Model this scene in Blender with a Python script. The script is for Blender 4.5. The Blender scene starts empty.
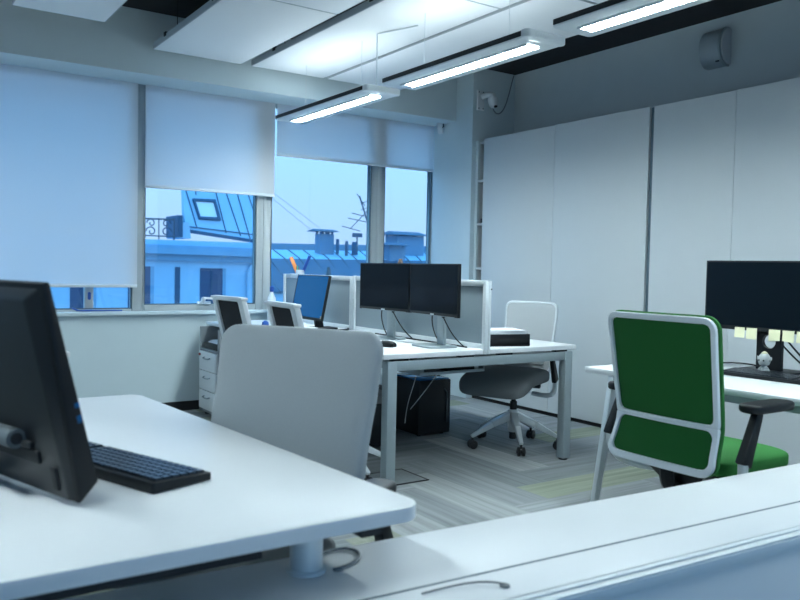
import bpy, bmesh, math, random
from mathutils import Vector, Matrix
random.seed(7)
PI = math.pi
SC = bpy.context.scene
COL = SC.collection

# ------------------------------------------------------------------ materials
def mat(name, col, rough=0.5, metal=0.0, spec=0.5, noise=0.0, nscale=60.0, bump=0.0, bscale=300.0, coat=0.0, sheen=0.0):
    m = bpy.data.materials.new(name); m.use_nodes = True
    nt = m.node_tree; b = nt.nodes['Principled BSDF']
    b.inputs['Base Color'].default_value = (*col, 1)
    b.inputs['Roughness'].default_value = rough
    b.inputs['Metallic'].default_value = metal
    b.inputs['Specular IOR Level'].default_value = spec
    b.inputs['Coat Weight'].default_value = coat
    b.inputs['Sheen Weight'].default_value = sheen
    tc = nt.nodes.new('ShaderNodeTexCoord')
    if noise > 0:
        n = nt.nodes.new('ShaderNodeTexNoise'); n.inputs['Scale'].default_value = nscale; n.inputs['Detail'].default_value = 4
        nt.links.new(tc.outputs['Object'], n.inputs['Vector'])
        r = nt.nodes.new('ShaderNodeMapRange')
        r.inputs['To Min'].default_value = 1 - noise; r.inputs['To Max'].default_value = 1 + noise
        nt.links.new(n.outputs['Fac'], r.inputs['Value'])
        mx = nt.nodes.new('ShaderNodeVectorMath'); mx.operation = 'SCALE'
        mx.inputs[0].default_value = col
        nt.links.new(r.outputs['Result'], mx.inputs['Scale'])
        nt.links.new(mx.outputs['Vector'], b.inputs['Base Color'])
    if bump > 0:
        n2 = nt.nodes.new('ShaderNodeTexNoise'); n2.inputs['Scale'].default_value = bscale; n2.inputs['Detail'].default_value = 2
        nt.links.new(tc.outputs['Object'], n2.inputs['Vector'])
        bp = nt.nodes.new('ShaderNodeBump'); bp.inputs['Strength'].default_value = bump; bp.inputs['Distance'].default_value = 0.002
        nt.links.new(n2.outputs['Fac'], bp.inputs['Height'])
        nt.links.new(bp.outputs['Normal'], b.inputs['Normal'])
    return m

def emis(name, col, strength):
    m = bpy.data.materials.new(name); m.use_nodes = True
    nt = m.node_tree; nt.nodes.clear()
    e = nt.nodes.new('ShaderNodeEmission'); e.inputs['Color'].default_value = (*col, 1); e.inputs['Strength'].default_value = strength
    o = nt.nodes.new('ShaderNodeOutputMaterial'); nt.links.new(e.outputs[0], o.inputs[0])
    return m

def glass_mat(name, tint):
    m = bpy.data.materials.new(name); m.use_nodes = True
    nt = m.node_tree; nt.nodes.clear()
    t = nt.nodes.new('ShaderNodeBsdfTransparent'); t.inputs['Color'].default_value = (*tint, 1)
    g = nt.nodes.new('ShaderNodeBsdfGlossy'); g.inputs['Roughness'].default_value = 0.0
    mx = nt.nodes.new('ShaderNodeMixShader'); mx.inputs['Fac'].default_value = 0.04
    o = nt.nodes.new('ShaderNodeOutputMaterial')
    nt.links.new(t.outputs[0], mx.inputs[1]); nt.links.new(g.outputs[0], mx.inputs[2]); nt.links.new(mx.outputs[0], o.inputs[0])
    return m

def blind_mat(name):
    m = bpy.data.materials.new(name); m.use_nodes = True
    nt = m.node_tree; nt.nodes.clear()
    d = nt.nodes.new('ShaderNodeBsdfDiffuse'); d.inputs['Color'].default_value = (0.84, 0.85, 0.85, 1)
    tl = nt.nodes.new('ShaderNodeBsdfTranslucent'); tl.inputs['Color'].default_value = (0.92, 0.88, 0.85, 1)
    tp = nt.nodes.new('ShaderNodeBsdfTransparent'); tp.inputs['Color'].default_value = (0.9, 0.95, 1, 1)
    tc = nt.nodes.new('ShaderNodeTexCoord'); w = nt.nodes.new('ShaderNodeTexNoise'); w.inputs['Scale'].default_value = 160
    nt.links.new(tc.outputs['Object'], w.inputs['Vector'])
    r = nt.nodes.new('ShaderNodeMapRange'); r.inputs['To Min'].default_value = 0.17; r.inputs['To Max'].default_value = 0.25
    nt.links.new(w.outputs['Fac'], r.inputs['Value'])
    m1 = nt.nodes.new('ShaderNodeMixShader'); m1.inputs['Fac'].default_value = 0.55
    m2 = nt.nodes.new('ShaderNodeMixShader')
    o = nt.nodes.new('ShaderNodeOutputMaterial')
    nt.links.new(d.outputs[0], m1.inputs[1]); nt.links.new(tl.outputs[0], m1.inputs[2])
    nt.links.new(r.outputs['Result'], m2.inputs['Fac']); nt.links.new(m1.outputs[0], m2.inputs[1]); nt.links.new(tp.outputs[0], m2.inputs[2])
    nt.links.new(m2.outputs[0], o.inputs[0])
    return m

def carpet_mat():
    m = bpy.data.materials.new('carpet_planks'); m.use_nodes = True
    nt = m.node_tree; b = nt.nodes['Principled BSDF']; L = nt.links.new
    b.inputs['Roughness'].default_value = 0.95; b.inputs['Specular IOR Level'].default_value = 0.15
    uv = nt.nodes.new('ShaderNodeUVMap'); uv.uv_map = 'plank'
    mp = nt.nodes.new('ShaderNodeMapping'); mp.inputs['Scale'].default_value = (0.9, 26, 1); L(uv.outputs[0], mp.inputs[0])
    n = nt.nodes.new('ShaderNodeTexNoise'); n.inputs['Scale'].default_value = 1.0; n.inputs['Detail'].default_value = 5; n.inputs['Roughness'].default_value = 0.65
    L(mp.outputs[0], n.inputs['Vector'])
    r = nt.nodes.new('ShaderNodeMapRange'); r.inputs['From Min'].default_value = 0.3; r.inputs['From Max'].default_value = 0.7
    r.inputs['To Min'].default_value = 0.76; r.inputs['To Max'].default_value = 1.25; L(n.outputs['Fac'], r.inputs['Value'])
    at = nt.nodes.new('ShaderNodeAttribute'); at.attribute_name = 'tint'
    sc = nt.nodes.new('ShaderNodeVectorMath'); sc.operation = 'SCALE'; L(at.outputs['Color'], sc.inputs[0]); L(r.outputs['Result'], sc.inputs['Scale'])
    L(sc.outputs['Vector'], b.inputs['Base Color'])
    n2 = nt.nodes.new('ShaderNodeTexNoise'); n2.inputs['Scale'].default_value = 350
    tc = nt.nodes.new('ShaderNodeTexCoord'); L(tc.outputs['Object'], n2.inputs['Vector'])
    bp = nt.nodes.new('ShaderNodeBump'); bp.inputs['Strength'].default_value = 0.5; bp.inputs['Distance'].default_value = 0.004
    L(n2.outputs['Fac'], bp.inputs['Height']); L(bp.outputs[0], b.inputs['Normal'])
    return m

M = dict(
    wall=mat('painted_wall', (0.58, 0.68, 0.71), 0.8, noise=0.02, nscale=8),
    wallgrey=mat('grey_painted_wall', (0.54, 0.61, 0.63), 0.8, noise=0.03, nscale=8),
    black_ceiling=mat('black_ceiling_paint', (0.012, 0.014, 0.017), 0.9),
    white=mat('white_laminate', (0.68, 0.70, 0.71), 0.38, spec=0.4, noise=0.012, nscale=14),
    cab=mat('white_cabinet_laminate', (0.60, 0.635, 0.645), 0.5, spec=0.35, noise=0.012, nscale=10),
    edge=mat('white_edge_band', (0.66, 0.71, 0.73), 0.45),
    raft=mat('white_acoustic_panel', (0.80, 0.81, 0.82), 0.8, noise=0.01, nscale=5),
    raftedge=mat('panel_edge_grey', (0.46, 0.50, 0.52), 0.6),
    alu=mat('brushed_aluminium', (0.31, 0.37, 0.39), 0.45, 0.3, noise=0.03, nscale=30),
    silver=mat('silver_paint', (0.62, 0.67, 0.69), 0.35, 0.35),
    whitepl=mat('white_plastic', (0.68, 0.72, 0.74), 0.4),
    frame=mat('window_frame_grey', (0.40, 0.44, 0.45), 0.5, noise=0.02, nscale=12),
    black=mat('black_plastic', (0.005, 0.007, 0.009), 0.45, spec=0.3, noise=0.05, nscale=20),
    blackm=mat('black_matt', (0.010, 0.011, 0.013), 0.7),
    rubber=mat('black_rubber', (0.010, 0.010, 0.012), 0.6),
    screen=mat('dark_screen_glass', (0.003, 0.006, 0.009), 0.16, spec=0.14),
    monrear=mat('dark_grey_monitor_shell', (0.011, 0.014, 0.017), 0.42, noise=0.05, nscale=15),
    fab=mat('grey_chair_fabric', (0.30, 0.335, 0.35), 0.9, noise=0.05, nscale=220, bump=0.35, bscale=500, sheen=0.2),
    fabd=mat('dark_grey_seat_fabric', (0.125, 0.14, 0.147), 0.9, noise=0.06, nscale=220, bump=0.3, bscale=500),
    fabl=mat('pale_grey_back_fabric', (0.35, 0.375, 0.385), 0.85, noise=0.05, nscale=250, bump=0.2, bscale=600),
    mesh=mat('black_mesh_fabric', (0.008, 0.009, 0.011), 0.85, noise=0.2, nscale=300),
    green=mat('dark_green_fabric', (0.002, 0.088, 0.011), 0.9, noise=0.10, nscale=260, bump=0.35, bscale=600),
    greenl=mat('bright_green_seat_fabric', (0.022, 0.16, 0.028), 0.9, noise=0.08, nscale=260, bump=0.3, bscale=600),
    felt=mat('grey_felt_screen', (0.27, 0.335, 0.37), 0.95, noise=0.10, nscale=260, bump=0.4, bscale=500),
    paper=mat('white_paper', (0.78, 0.80, 0.82), 0.7),
    note=mat('yellow_sticky_note', (0.72, 0.70, 0.46), 0.8),
    orange=mat('orange_plastic', (0.75, 0.24, 0.05), 0.45),
    blue=mat('blue_plastic', (0.02, 0.09, 0.38), 0.4),
    pink=mat('pink_marker', (0.70, 0.12, 0.45), 0.5),
    greenp=mat('green_marker', (0.03, 0.45, 0.25), 0.5),
    lime=mat('pale_green_paper', (0.45, 0.62, 0.30), 0.7),
    bluepaper=mat('blue_paper', (0.05, 0.28, 0.55), 0.6),
    brown=mat('brown_card', (0.22, 0.15, 0.11), 0.7),
    drawer=mat('pale_drawer_front', (0.64, 0.67, 0.68), 0.45),
    drawerside=mat('grey_pedestal_side', (0.22, 0.25, 0.27), 0.5),
    red=mat('dark_red_tag', (0.20, 0.02, 0.02), 0.5),
    skin=mat('pale_figurine', (0.30, 0.33, 0.33), 0.5),
    hairb=mat('sandy_figurine_top', (0.40, 0.38, 0.24), 0.7),
    pctop=mat('blue_reflection_and_trim', (0.02, 0.16, 0.42), 0.25),
    pcblack=mat('black_pc_case', (0.006, 0.008, 0.011), 0.5),
    cable=mat('grey_cable', (0.10, 0.12, 0.13), 0.5),
    camcable=mat('grey_camera_cable', (0.2, 0.23, 0.25), 0.5),
    whitecable=mat('white_cable', (0.6, 0.64, 0.66), 0.5),
    seam=mat('dark_seam', (0.07, 0.12, 0.15), 0.6),
    speaker=mat('grey_speaker_shell', (0.36, 0.42, 0.45), 0.5),
    glass=glass_mat('blue_window_glass', (0.79, 0.94, 1.0)),
    blind=blind_mat('translucent_blind_fabric'),
    lamp=emis('lamp_diffuser', (0.80, 0.95, 1.0), 40.0),
    uplamp=emis('uplight_diffuser', (0.80, 0.95, 1.0), 3.0),
    keycap=mat('black_keycaps', (0.006, 0.010, 0.016), 0.28, spec=0.7),
    bluescreen=mat('blue_emissive_screen', (0.002, 0.02, 0.06), 0.25, spec=0.15),
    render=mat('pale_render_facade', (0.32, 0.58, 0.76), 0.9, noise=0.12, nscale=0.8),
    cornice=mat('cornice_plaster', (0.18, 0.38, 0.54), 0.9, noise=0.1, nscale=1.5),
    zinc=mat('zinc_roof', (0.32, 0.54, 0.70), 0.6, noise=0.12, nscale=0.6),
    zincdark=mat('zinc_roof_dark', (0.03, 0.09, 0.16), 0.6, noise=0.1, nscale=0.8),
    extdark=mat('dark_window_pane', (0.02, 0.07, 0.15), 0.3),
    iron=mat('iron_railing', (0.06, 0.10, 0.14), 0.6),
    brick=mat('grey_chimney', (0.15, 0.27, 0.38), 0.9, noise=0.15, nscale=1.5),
    street=mat('street_asphalt', (0.20, 0.22, 0.24), 0.9),
    carpet=carpet_mat(),
)
# the blue computer screen has a weak even blue emission over a dark blue base
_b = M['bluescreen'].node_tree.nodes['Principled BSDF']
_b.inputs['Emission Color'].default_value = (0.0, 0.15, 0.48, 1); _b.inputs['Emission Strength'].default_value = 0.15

# ------------------------------------------------------------------ mesh builder
class MB:
    def __init__(s): s.bm = bmesh.new()
    def face(s, pts):
        return s.bm.faces.new([s.bm.verts.new(p) for p in pts])
    def hexa(s, p):      # p: 8 points, bottom 4 ccw then top 4
        v = [s.bm.verts.new(q) for q in p]
        for f in ((3,2,1,0),(4,5,6,7),(0,1,5,4),(1,2,6,5),(2,3,7,6),(3,0,4,7)):
            s.bm.faces.new([v[i] for i in f])
        return s
    def box(s, x0, x1, y0, y1, z0, z1):
        return s.hexa([(x0,y0,z0),(x1,y0,z0),(x1,y1,z0),(x0,y1,z0),(x0,y0,z1),(x1,y0,z1),(x1,y1,z1),(x0,y1,z1)])
    def bar(s, a, b, w, h, up=(0,0,1)):
        a, b = Vector(a), Vector(b); d = (b-a).normalized(); up = Vector(up)
        if abs(d.dot(up)) > 0.99: up = Vector((0,1,0))
        x = d.cross(up).normalized(); z = x.cross(d).normalized()
        p = []
        for q in (a, b):
            p.append([q - x*w/2 - z*h/2, q + x*w/2 - z*h/2, q + x*w/2 + z*h/2, q - x*w/2 + z*h/2])
        return s.hexa([*p[0], *p[1]])
    def taper(s, a, b, w0, h0, w1, h1, up=(0,0,1)):
        a, b = Vector(a), Vector(b); d = (b-a).normalized(); up = Vector(up)
        if abs(d.dot(up)) > 0.99: up = Vector((0,1,0))
        x = d.cross(up).normalized(); z = x.cross(d).normalized(); p = []
        for q, w, h in ((a, w0, h0), (b, w1, h1)):
            p.append([q - x*w/2 - z*h/2, q + x*w/2 - z*h/2, q + x*w/2 + z*h/2, q - x*w/2 + z*h/2])
        return s.hexa([*p[0], *p[1]])
    def tube(s, pts, r, n=10, cap=True):
        pts = [Vector(p) for p in pts]
        rs = r if isinstance(r, (list, tuple)) else [r]*len(pts)
        rings = []; prev = None
        for i, p in enumerate(pts):
            t = (pts[min(i+1, len(pts)-1)] - pts[max(i-1, 0)]).normalized()
            if prev is None:
                u = t.orthogonal().normalized()
            else:
                u = (prev - t*prev.dot(t)).normalized()
            prev = u; w = t.cross(u)
            rings.append([s.bm.verts.new(p + (u*math.cos(2*PI*k/n) + w*math.sin(2*PI*k/n))*rs[i]) for k in range(n)])
        for a, b in zip(rings, rings[1:]):
            for k in range(n):
                s.bm.faces.new([a[k], a[(k+1) % n], b[(k+1) % n], b[k]])
        if cap:
            s.bm.faces.new(rings[0][::-1]); s.bm.faces.new(rings[-1])
        return s
    def lathe(s, prof, c=(0,0,0), n=24, axis='z'):
        c = Vector(c); rings = []
        for r, h in prof:
            ring = []
            for k in range(n):
                a = 2*PI*k/n
                if axis == 'z': q = (r*math.cos(a), r*math.sin(a), h)
                elif axis == 'y': q = (r*math.cos(a), h, r*math.sin(a))
                else: q = (h, r*math.cos(a), r*math.sin(a))
                ring.append(s.bm.verts.new(c + Vector(q)))
            rings.append(ring)
        for a, b in zip(rings, rings[1:]):
            for k in range(n):
                s.bm.faces.new([a[k], a[(k+1) % n], b[(k+1) % n], b[k]])
        s.bm.faces.new(rings[0][::-1]); s.bm.faces.new(rings[-1])
        return s
    def prism(s, poly, z0, z1, tf=lambda x, y, z: (x, y, z)):
        a = [s.bm.verts.new(tf(x, y, z0)) for x, y in poly]
        b = [s.bm.verts.new(tf(x, y, z1)) for x, y in poly]
        n = len(poly)
        s.bm.faces.new(a[::-1]); s.bm.faces.new(b)
        for k in range(n): s.bm.faces.new([a[k], a[(k+1) % n], b[(k+1) % n], b[k]])
        return s
    def ring(s, outer, inner, S, d0, d1):
        """closed frame between two outlines with as many points each; S(u, v, d) places it"""
        n = len(outer)
        L = [[s.bm.verts.new(S(u, v, d)) for u, v in loop] for loop, d in ((outer, d0), (inner, d0), (inner, d1), (outer, d1))]
        for q in range(4):
            A, B = L[q], L[(q+1) % 4]
            for k in range(n): s.bm.faces.new([A[k], A[(k+1) % n], B[(k+1) % n], B[k]])
        return s
    def pillow(s, hw, v0, v1, S, th, te=0.0, nu=18, nv=22, p=5, cosv=True):
        front, back = [], []
        for j in range(nv+1):
            q = j/nv; v = v0 + (v1-v0)*((1-math.cos(PI*q))/2 if cosv else q)
            vv = abs(2*(v-v0)/(v1-v0) - 1)
            fr, bk = [], []
            for i in range(nu+1):
                a = -1 + 2*i/nu; a = math.sin(a*PI/2); u = a*hw(v)
                t = te + (th-te)*(max(0, 1-abs(a)**p)*max(0, 1-vv**p))**0.5
                fr.append(s.bm.verts.new(S(u, v, -t/2))); bk.append(s.bm.verts.new(S(u, v, t/2)))
            front.append(fr); back.append(bk)
        for G, fl in ((front, 0), (back, 1)):
            for j in range(nv):
                for i in range(nu):
                    f = [G[j][i], G[j][i+1], G[j+1][i+1], G[j+1][i]]
                    s.bm.faces.new(f[::-1] if fl else f)
        bd = lambda G: [G[0][i] for i in range(nu+1)] + [G[j][nu] for j in range(1, nv+1)] + [G[nv][i] for i in range(nu-1, -1, -1)] + [G[j][0] for j in range(nv-1, 0, -1)]
        A, B = bd(front), bd(back); n = len(A)
        for k in range(n): s.bm.faces.new([A[k], B[k], B[(k+1) % n], A[(k+1) % n]])
        return s
    def build(s, name, m, parent=None, bevel=0.0, smooth=True, seg=2, mats=None):
        bm = s.bm
        bmesh.ops.remove_doubles(bm, verts=bm.verts, dist=1e-5)
        bad = [f for f in bm.faces if f.calc_area() < 1e-12]
        if bad: bmesh.ops.delete(bm, geom=bad, context='FACES')
        bmesh.ops.recalc_face_normals(bm, faces=bm.faces)
        if bevel > 0:
            es = [e for e in bm.edges if len(e.link_faces) == 2 and e.calc_face_angle(0) > 0.6]
            bmesh.ops.bevel(bm, geom=es, offset=bevel, segments=seg, profile=0.5, affect='EDGES', clamp_overlap=True)
        if smooth:
            for f in bm.faces: f.smooth = True
            for e in bm.edges:
                if len(e.link_faces) == 2 and e.calc_face_angle(0) > 0.6: e.smooth = False
        me = bpy.data.meshes.new(name); bm.to_mesh(me); bm.free()
        o = bpy.data.objects.new(name, me); COL.objects.link(o)
        if mats:
            for q in mats: me.materials.append(q)
        else: me.materials.append(m)
        if parent: o.parent = parent
        return o

def thing(name, label, cat, loc=(0,0,0), rz=0.0, group=None):
    o = bpy.data.objects.new(name, None); COL.objects.link(o); o.empty_display_size = 0.1
    o.location = loc; o.rotation_euler = (0, 0, rz)
    o['label'] = label; o['category'] = cat
    if group: o['group'] = group
    return o
def tag(o, label, cat, group=None):
    o['label'] = label; o['category'] = cat
    if group: o['group'] = group
    return o
def struct(o):
    o['kind'] = 'structure'; return o
def copy_thing(root, label, loc=None, rz=None):
    r = root.copy(); COL.objects.link(r); r['label'] = label
    if loc is not None: r.location = loc
    if rz is not None: r.rotation_euler = (0, 0, rz)
    for ch in list(root.children):
        c = ch.copy(); COL.objects.link(c); c.parent = r
        for g in list(ch.children):
            d = g.copy(); COL.objects.link(d); d.parent = c
    return r
def rrect(x0, x1, y0, y1, r, n=6):
    pts = []
    for cx, cy, a0 in ((x1-r, y1-r, 0), (x0+r, y1-r, 90), (x0+r, y0+r, 180), (x1-r, y0+r, 270)):
        for k in range(n+1):
            a = math.radians(a0 + 90*k/n); pts.append((cx + r*math.cos(a), cy + r*math.sin(a)))
    return pts
def bez(*P, n=14):
    out = []
    for i in range(n+1):
        t = i/n; Q = [Vector(p) for p in P]
        while len(Q) > 1: Q = [Q[k]*(1-t) + Q[k+1]*t for k in range(len(Q)-1)]
        out.append(Q[0])
    return out

# ------------------------------------------------------------------ camera (eye 1.21 m above the carpet)
F = 791.16
R = Matrix(((0.8294788, 0.0056475, -0.5585096), (-0.5581629, 0.0450300, -0.8285086), (0.0204707, 0.9989697, 0.0405037)))
EYE = Vector((0, 0, 1.21))
cam = bpy.data.cameras.new('camera'); co = bpy.data.objects.new('camera', cam); COL.objects.link(co)
cam.sensor_width = 36; cam.lens = F*36/800; cam.clip_start = 0.05; cam.clip_end = 400
mw = R.to_4x4(); mw.translation = EYE; co.matrix_world = mw
cam.dof.use_dof = True; cam.dof.focus_distance = 4.8; cam.dof.aperture_fstop = 4.5
SC.camera = co
def far(px, py, Y):      # survey of the houses across the street: a sight line meets the distance Y
    d = R @ Vector((px-400, 300-py, -F)); return EYE + d*(Y/d.y)

# ------------------------------------------------------------------ the room
WY = 6.37      # window wall
XR = 5.17      # right wall
XL, YB = -3.4, -2.6
CZ = 3.08      # black ceiling
def floor():
    bm = bmesh.new(); uvl = bm.loops.layers.uv.new('plank'); cl = bm.loops.layers.float_color.new('tint')
    W, n = 0.25, 4; L2 = 2*n
    tints = [(0.23,0.25,0.26), (0.265,0.285,0.295), (0.20,0.22,0.23), (0.30,0.32,0.325), (0.265,0.285,0.235), (0.25,0.28,0.22)]
    rnd = random.Random(11)
    i0, i1 = int(XL/W)-1, int(XR/W)+2; j0, j1 = int(YB/W)-1, int(WY/W)+2
    def clip(a, lo, hi): return max(lo, min(hi, a))
    def plank(ax, ay, bx, by, horiz):
        ax, bx = clip(ax, XL, XR), clip(bx, XL, XR); ay, by = clip(ay, YB, WY), clip(by, YB, WY)
        if bx-ax < 1e-4 or by-ay < 1e-4: return
        f = bm.faces.new([bm.verts.new(p) for p in ((ax,ay,0),(bx,ay,0),(bx,by,0),(ax,by,0))])
        t = rnd.choice(tints[:4]) if rnd.random() < 0.76 else rnd.choice(tints[4:])
        mx, my = (ax+bx)/2, (ay+by)/2
        if horiz and 2.5 < mx < 3.9 and 2.95 < my < 3.30: t = tints[5]
        elif 1.9 < mx < 4.3 and 2.5 < my < 4.8 and t in tints[4:]: t = rnd.choice(tints[:4])
        ou, ov = rnd.random()*50, rnd.random()*50
        for lp in f.loops:
            x, y = lp.vert.co.x-ax, lp.vert.co.y-ay
            lp[uvl].uv = (ou + (x if horiz else y), ov + (y if horiz else x)); lp[cl] = (*t, 1)
    for j in range(j0-1, j1):
        for i in range(i0-L2, i1):
            if (i-j) % L2 == 0: plank(i*W, j*W, (i+n)*W, (j+1)*W, True)
    for i in range(i0, i1):
        for j in range(j0-L2, j1):
            if (j-(i-L2+1)) % L2 == 0: plank(i*W, j*W, (i+1)*W, (j+n)*W, False)
    me = bpy.data.meshes.new('floor'); bm.to_mesh(me); bm.free(); me.materials.append(M['carpet'])
    o = bpy.data.objects.new('floor', me); COL.objects.link(o); return struct(o)
floor()
struct(MB().box(XL-.2, XR+.2, YB-.2, WY+.2, -0.25, -0.004).build('floor_slab', M['wallgrey']))
struct(MB().box(XL-.2, XR+.2, YB-.2, WY+.3, CZ, CZ+.2).build('ceiling', M['black_ceiling']))
struct(MB().box(XR, XR+.15, YB-.2, WY+.3, 0, CZ).build('wall_right', M['wallgrey']))
struct(MB().box(XL-.15, XL, YB-.2, WY+.3, 0, CZ).build('wall_left', M['wall']))
# window wall: apron below the windows, strip above, and the pier at its right end
w = MB(); w.box(XL, XR, WY, WY+.3, 0, 0.80); w.box(XL, XR, WY+.02, WY+.3, 2.63, CZ); w.box(4.68, XR, WY, WY+.112, 0.80, 2.63)
struct(w.build('wall_back', M['wall'], smooth=False))
struct(MB().box(XL, 4.66, WY-.04, WY+.12, 0.795, 0.822).build('window_sill', M['wall'], bevel=.004))
struct(MB().box(4.66, XR, 5.77, WY, 0, CZ).build('column', M['wall'], smooth=False))
struct(MB().box(XL, 4.66, 6.02, WY+.02, 2.615, CZ).build('beam', M['wall'], smooth=False))
struct(MB().box(XL, 4.66, WY-.012, WY, 0, 0.075).build('baseboard_back', M['blackm']))
# wall behind the camera, with two wide windows
w = MB(); w.box(XL, XR, YB-.2, YB, 0, 0.7); w.box(XL, XR, YB-.2, YB, 2.7, CZ)
for a, b in ((XL, -2.9), (0.75, 1.15), (4.8, XR)): w.box(a, b, YB-.2, YB, 0.7, 2.7)
struct(w.build('wall_front', M['wall'], smooth=False))

def window(name, x0, x1, z0, z1, left, right, bottom, y=WY, depth=(0.035, 0.105)):
    f = MB(); ya, yb = y+depth[0], y+depth[1]
    f.box(x0, x0+left, ya, yb, z0, z1); f.box(x1-right, x1, ya, yb, z0, z1)
    f.box(x0+left, x1-right, ya, yb, z0, z0+bottom); f.box(x0+left, x1-right, ya, yb, z1-.05, z1)
    fr = struct(f.build(name, M['frame'], bevel=.006))
    g = MB().box(x0+left-.005, x1-right+.005, ya+.03, ya+.038, z0+bottom-.005, z1-.045).build('glass', M['glass'], fr, smooth=False)
    # glazing gasket
    k = MB()
    a, b, c, d = x0+left, x1-right, z0+bottom, z1-.05
    k.ring([(a,c),(b,c),(b,d),(a,d)], [(a+.008,c+.008),(b-.008,c+.008),(b-.008,d-.008),(a+.008,d-.008)], lambda u, v, q: (u, ya+.004+q, v), 0, 0.02)
    k.build('gasket', M['seam'], fr, smooth=False)
    return fr
wz0, wz1 = 0.822, 2.64
w1 = window('window_1', 0.10, 1.83, wz0, wz1, 0.04, 0.085, 0.02)
MB().box(1.392, 1.455, WY+.04, WY+.10, wz0+.02, 1.02).build('vent_post', M['frame'], w1, bevel=.004)
w2 = window('window_2', 1.83, 2.865, wz0, wz1, 0.012, 0.065, 0.05)
w3 = window('window_3', 2.865, 4.04, wz0, wz1, 0.075, 0.075, 0.05)
w4 = window('window_4', 4.04, 4.68, wz0, wz1, 0.075, 0.012, 0.05)
w0 = window('window_5', -1.30, 0.10, wz0, wz1, 0.05, 0.04, 0.02)
wm = window('window_6', -3.40, -1.30, wz0, wz1, 0.05, 0.05, 0.02)
MB().prism(rrect(1.412, 1.434, 0.915, .975, .010), 0, .006, lambda x, y, z: (x, WY+.0395-z, y)).build('latch_plate', M['blue'], w1)
h = MB(); h.box(2.275, 2.39, WY+.012, WY+.035, .874, .898); h.bar((2.32, WY+.02, .89), (2.32, WY-.01, .925), .03, .03); h.bar((2.31, WY-.015, .927), (2.46, WY-.02, .920), .022, .018)
h.build('window_handle', M['whitepl'], w2, bevel=.004)
MB().bar((1.32, WY+.0, .835), (1.66, WY+.0, .832), .02, .010).tube([(1.33, WY, .837), (1.29, WY, .853)], .006).build('opening_stay', M['blue'], w1)
for nm, x0, x1 in (('window_7', -2.9, 0.75), ('window_8', 1.15, 4.8)):
    window(nm, x0, x1, 0.7, 2.7, .06, .06, .06, y=YB-.15)

# roller blinds
def blind(label, x0, x1, zb, y=WY-.012):
    t = thing('roller_blind', label, 'blind', ((x0+x1)/2, y, zb), 0, 'roller blinds on the window wall')
    hw = (x1-x0)/2; top = 2.612-zb
    f = MB()
    f.box(-hw, hw, 0, .0012, .022, top); f.build('blind_fabric', M['blind'], t, smooth=False)
    MB().box(-hw, hw, -.008, .010, 0, .024).build('bottom_bar', M['whitepl'], t, bevel=.003)
    return t
blind('pale roller blind pulled almost to the sill, leftmost window', -1.25, 1.772, 1.012)
blind('roller blind pulled halfway down over the house with the skylight', 1.828, 2.943, 1.805)
blind('short roller blind above the antenna and chimneys, beside the pier', 2.962, 4.652, 2.163)
t = thing('blind_motor', 'small white drive end hanging under the beam beside the short blind', 'blind drive', (4.60, 6.20, 2.615))
MB().bar((0.0, 0, 0), (0.0, 0, -.05), .05, .03).build('bracket', M['whitepl'], t, bevel=.006)
MB().tube([(0.0,0,-.045),(0.012,0,-.07),(0.02,0,-.10)], [.02,.03,.022], 14).build('drive_body', M['whitepl'], t)
MB().tube([(.045,0,0),(.047,0,-.025),(.03,0,-.04)], .006).build('hook', M['blackm'], t)

# ceiling panels hanging below the black ceiling
PZ = 2.78
def raft(label, x0, x1, y0, y1):
    t = thing('ceiling_panel', label, 'ceiling panel', ((x0+x1)/2, (y0+y1)/2, PZ), 0, 'white acoustic ceiling panels')
    a, b = (x1-x0)/2, (y1-y0)/2
    MB().box(-a, a, -b, b, 0, .045).build('panel', M['raft'], t, bevel=.003)
    k = MB()
    for sx in (-1, 1): k.box(sx*(a+.003)-.003, sx*(a+.003)+.003, -b, b, .002, .047)
    for sy in (-1, 1): k.box(-a, a, sy*(b+.003)-.003, sy*(b+.003)+.003, .002, .047)
    k.build('edge_trim', M['raftedge'], t, smooth=False)
    for sx in (-1, 1):
        for yy in (-.62*b, .62*b):
            MB().tube([(sx*(a-.08), yy, .045), (sx*(a-.08), yy, CZ-PZ)], .003, 6).build('hanger_wire', M['blackm'], t)
            MB().box(sx*a-.012, sx*a+.012, yy-.02, yy+.02, .03, .058).build('edge_clip', M['blackm'], t)
    return t
raft('white ceiling panel at the top left, above the wide pale blind', .755, 1.30, 3.9, 5.46)
raft('white ceiling panel over the half-lowered blind, against the beam', 1.76, 2.438, 4.40, 5.92)
raft('white ceiling panel in front of the one over the half-lowered blind', 1.76, 2.438, 2.86, 4.38)
raft('white ceiling panel left of the pendant lights, against the beam', 2.535, 3.17, 3.70, 5.92)
raft('white ceiling panel right above the pendant lights, next to the black ceiling', 3.215, 3.92, 3.3, 5.92)
for x0, x1, y0, y1, lb in ((3.215, 3.92, .9, 3.27, 'white ceiling panel over the nearest pendant light'),
        (2.535, 3.17, 1.4, 3.68, 'white ceiling panel left of the nearest pendant light'),
        (-1.2, -.5, 2.6, 5.92, 'white ceiling panel outside the left edge, far one'), (-.4, .3, 2.6, 5.92, 'white ceiling panel beside the one at the top left'),
        (-.6, .1, -.6, 2.4, 'white ceiling panel over the near desk'), (1.0, 1.7, -.6, 2.4, 'white ceiling panel over the gap between the near desk and the green chair')):
    raft(lb, x0, x1, y0, y1)

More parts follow.
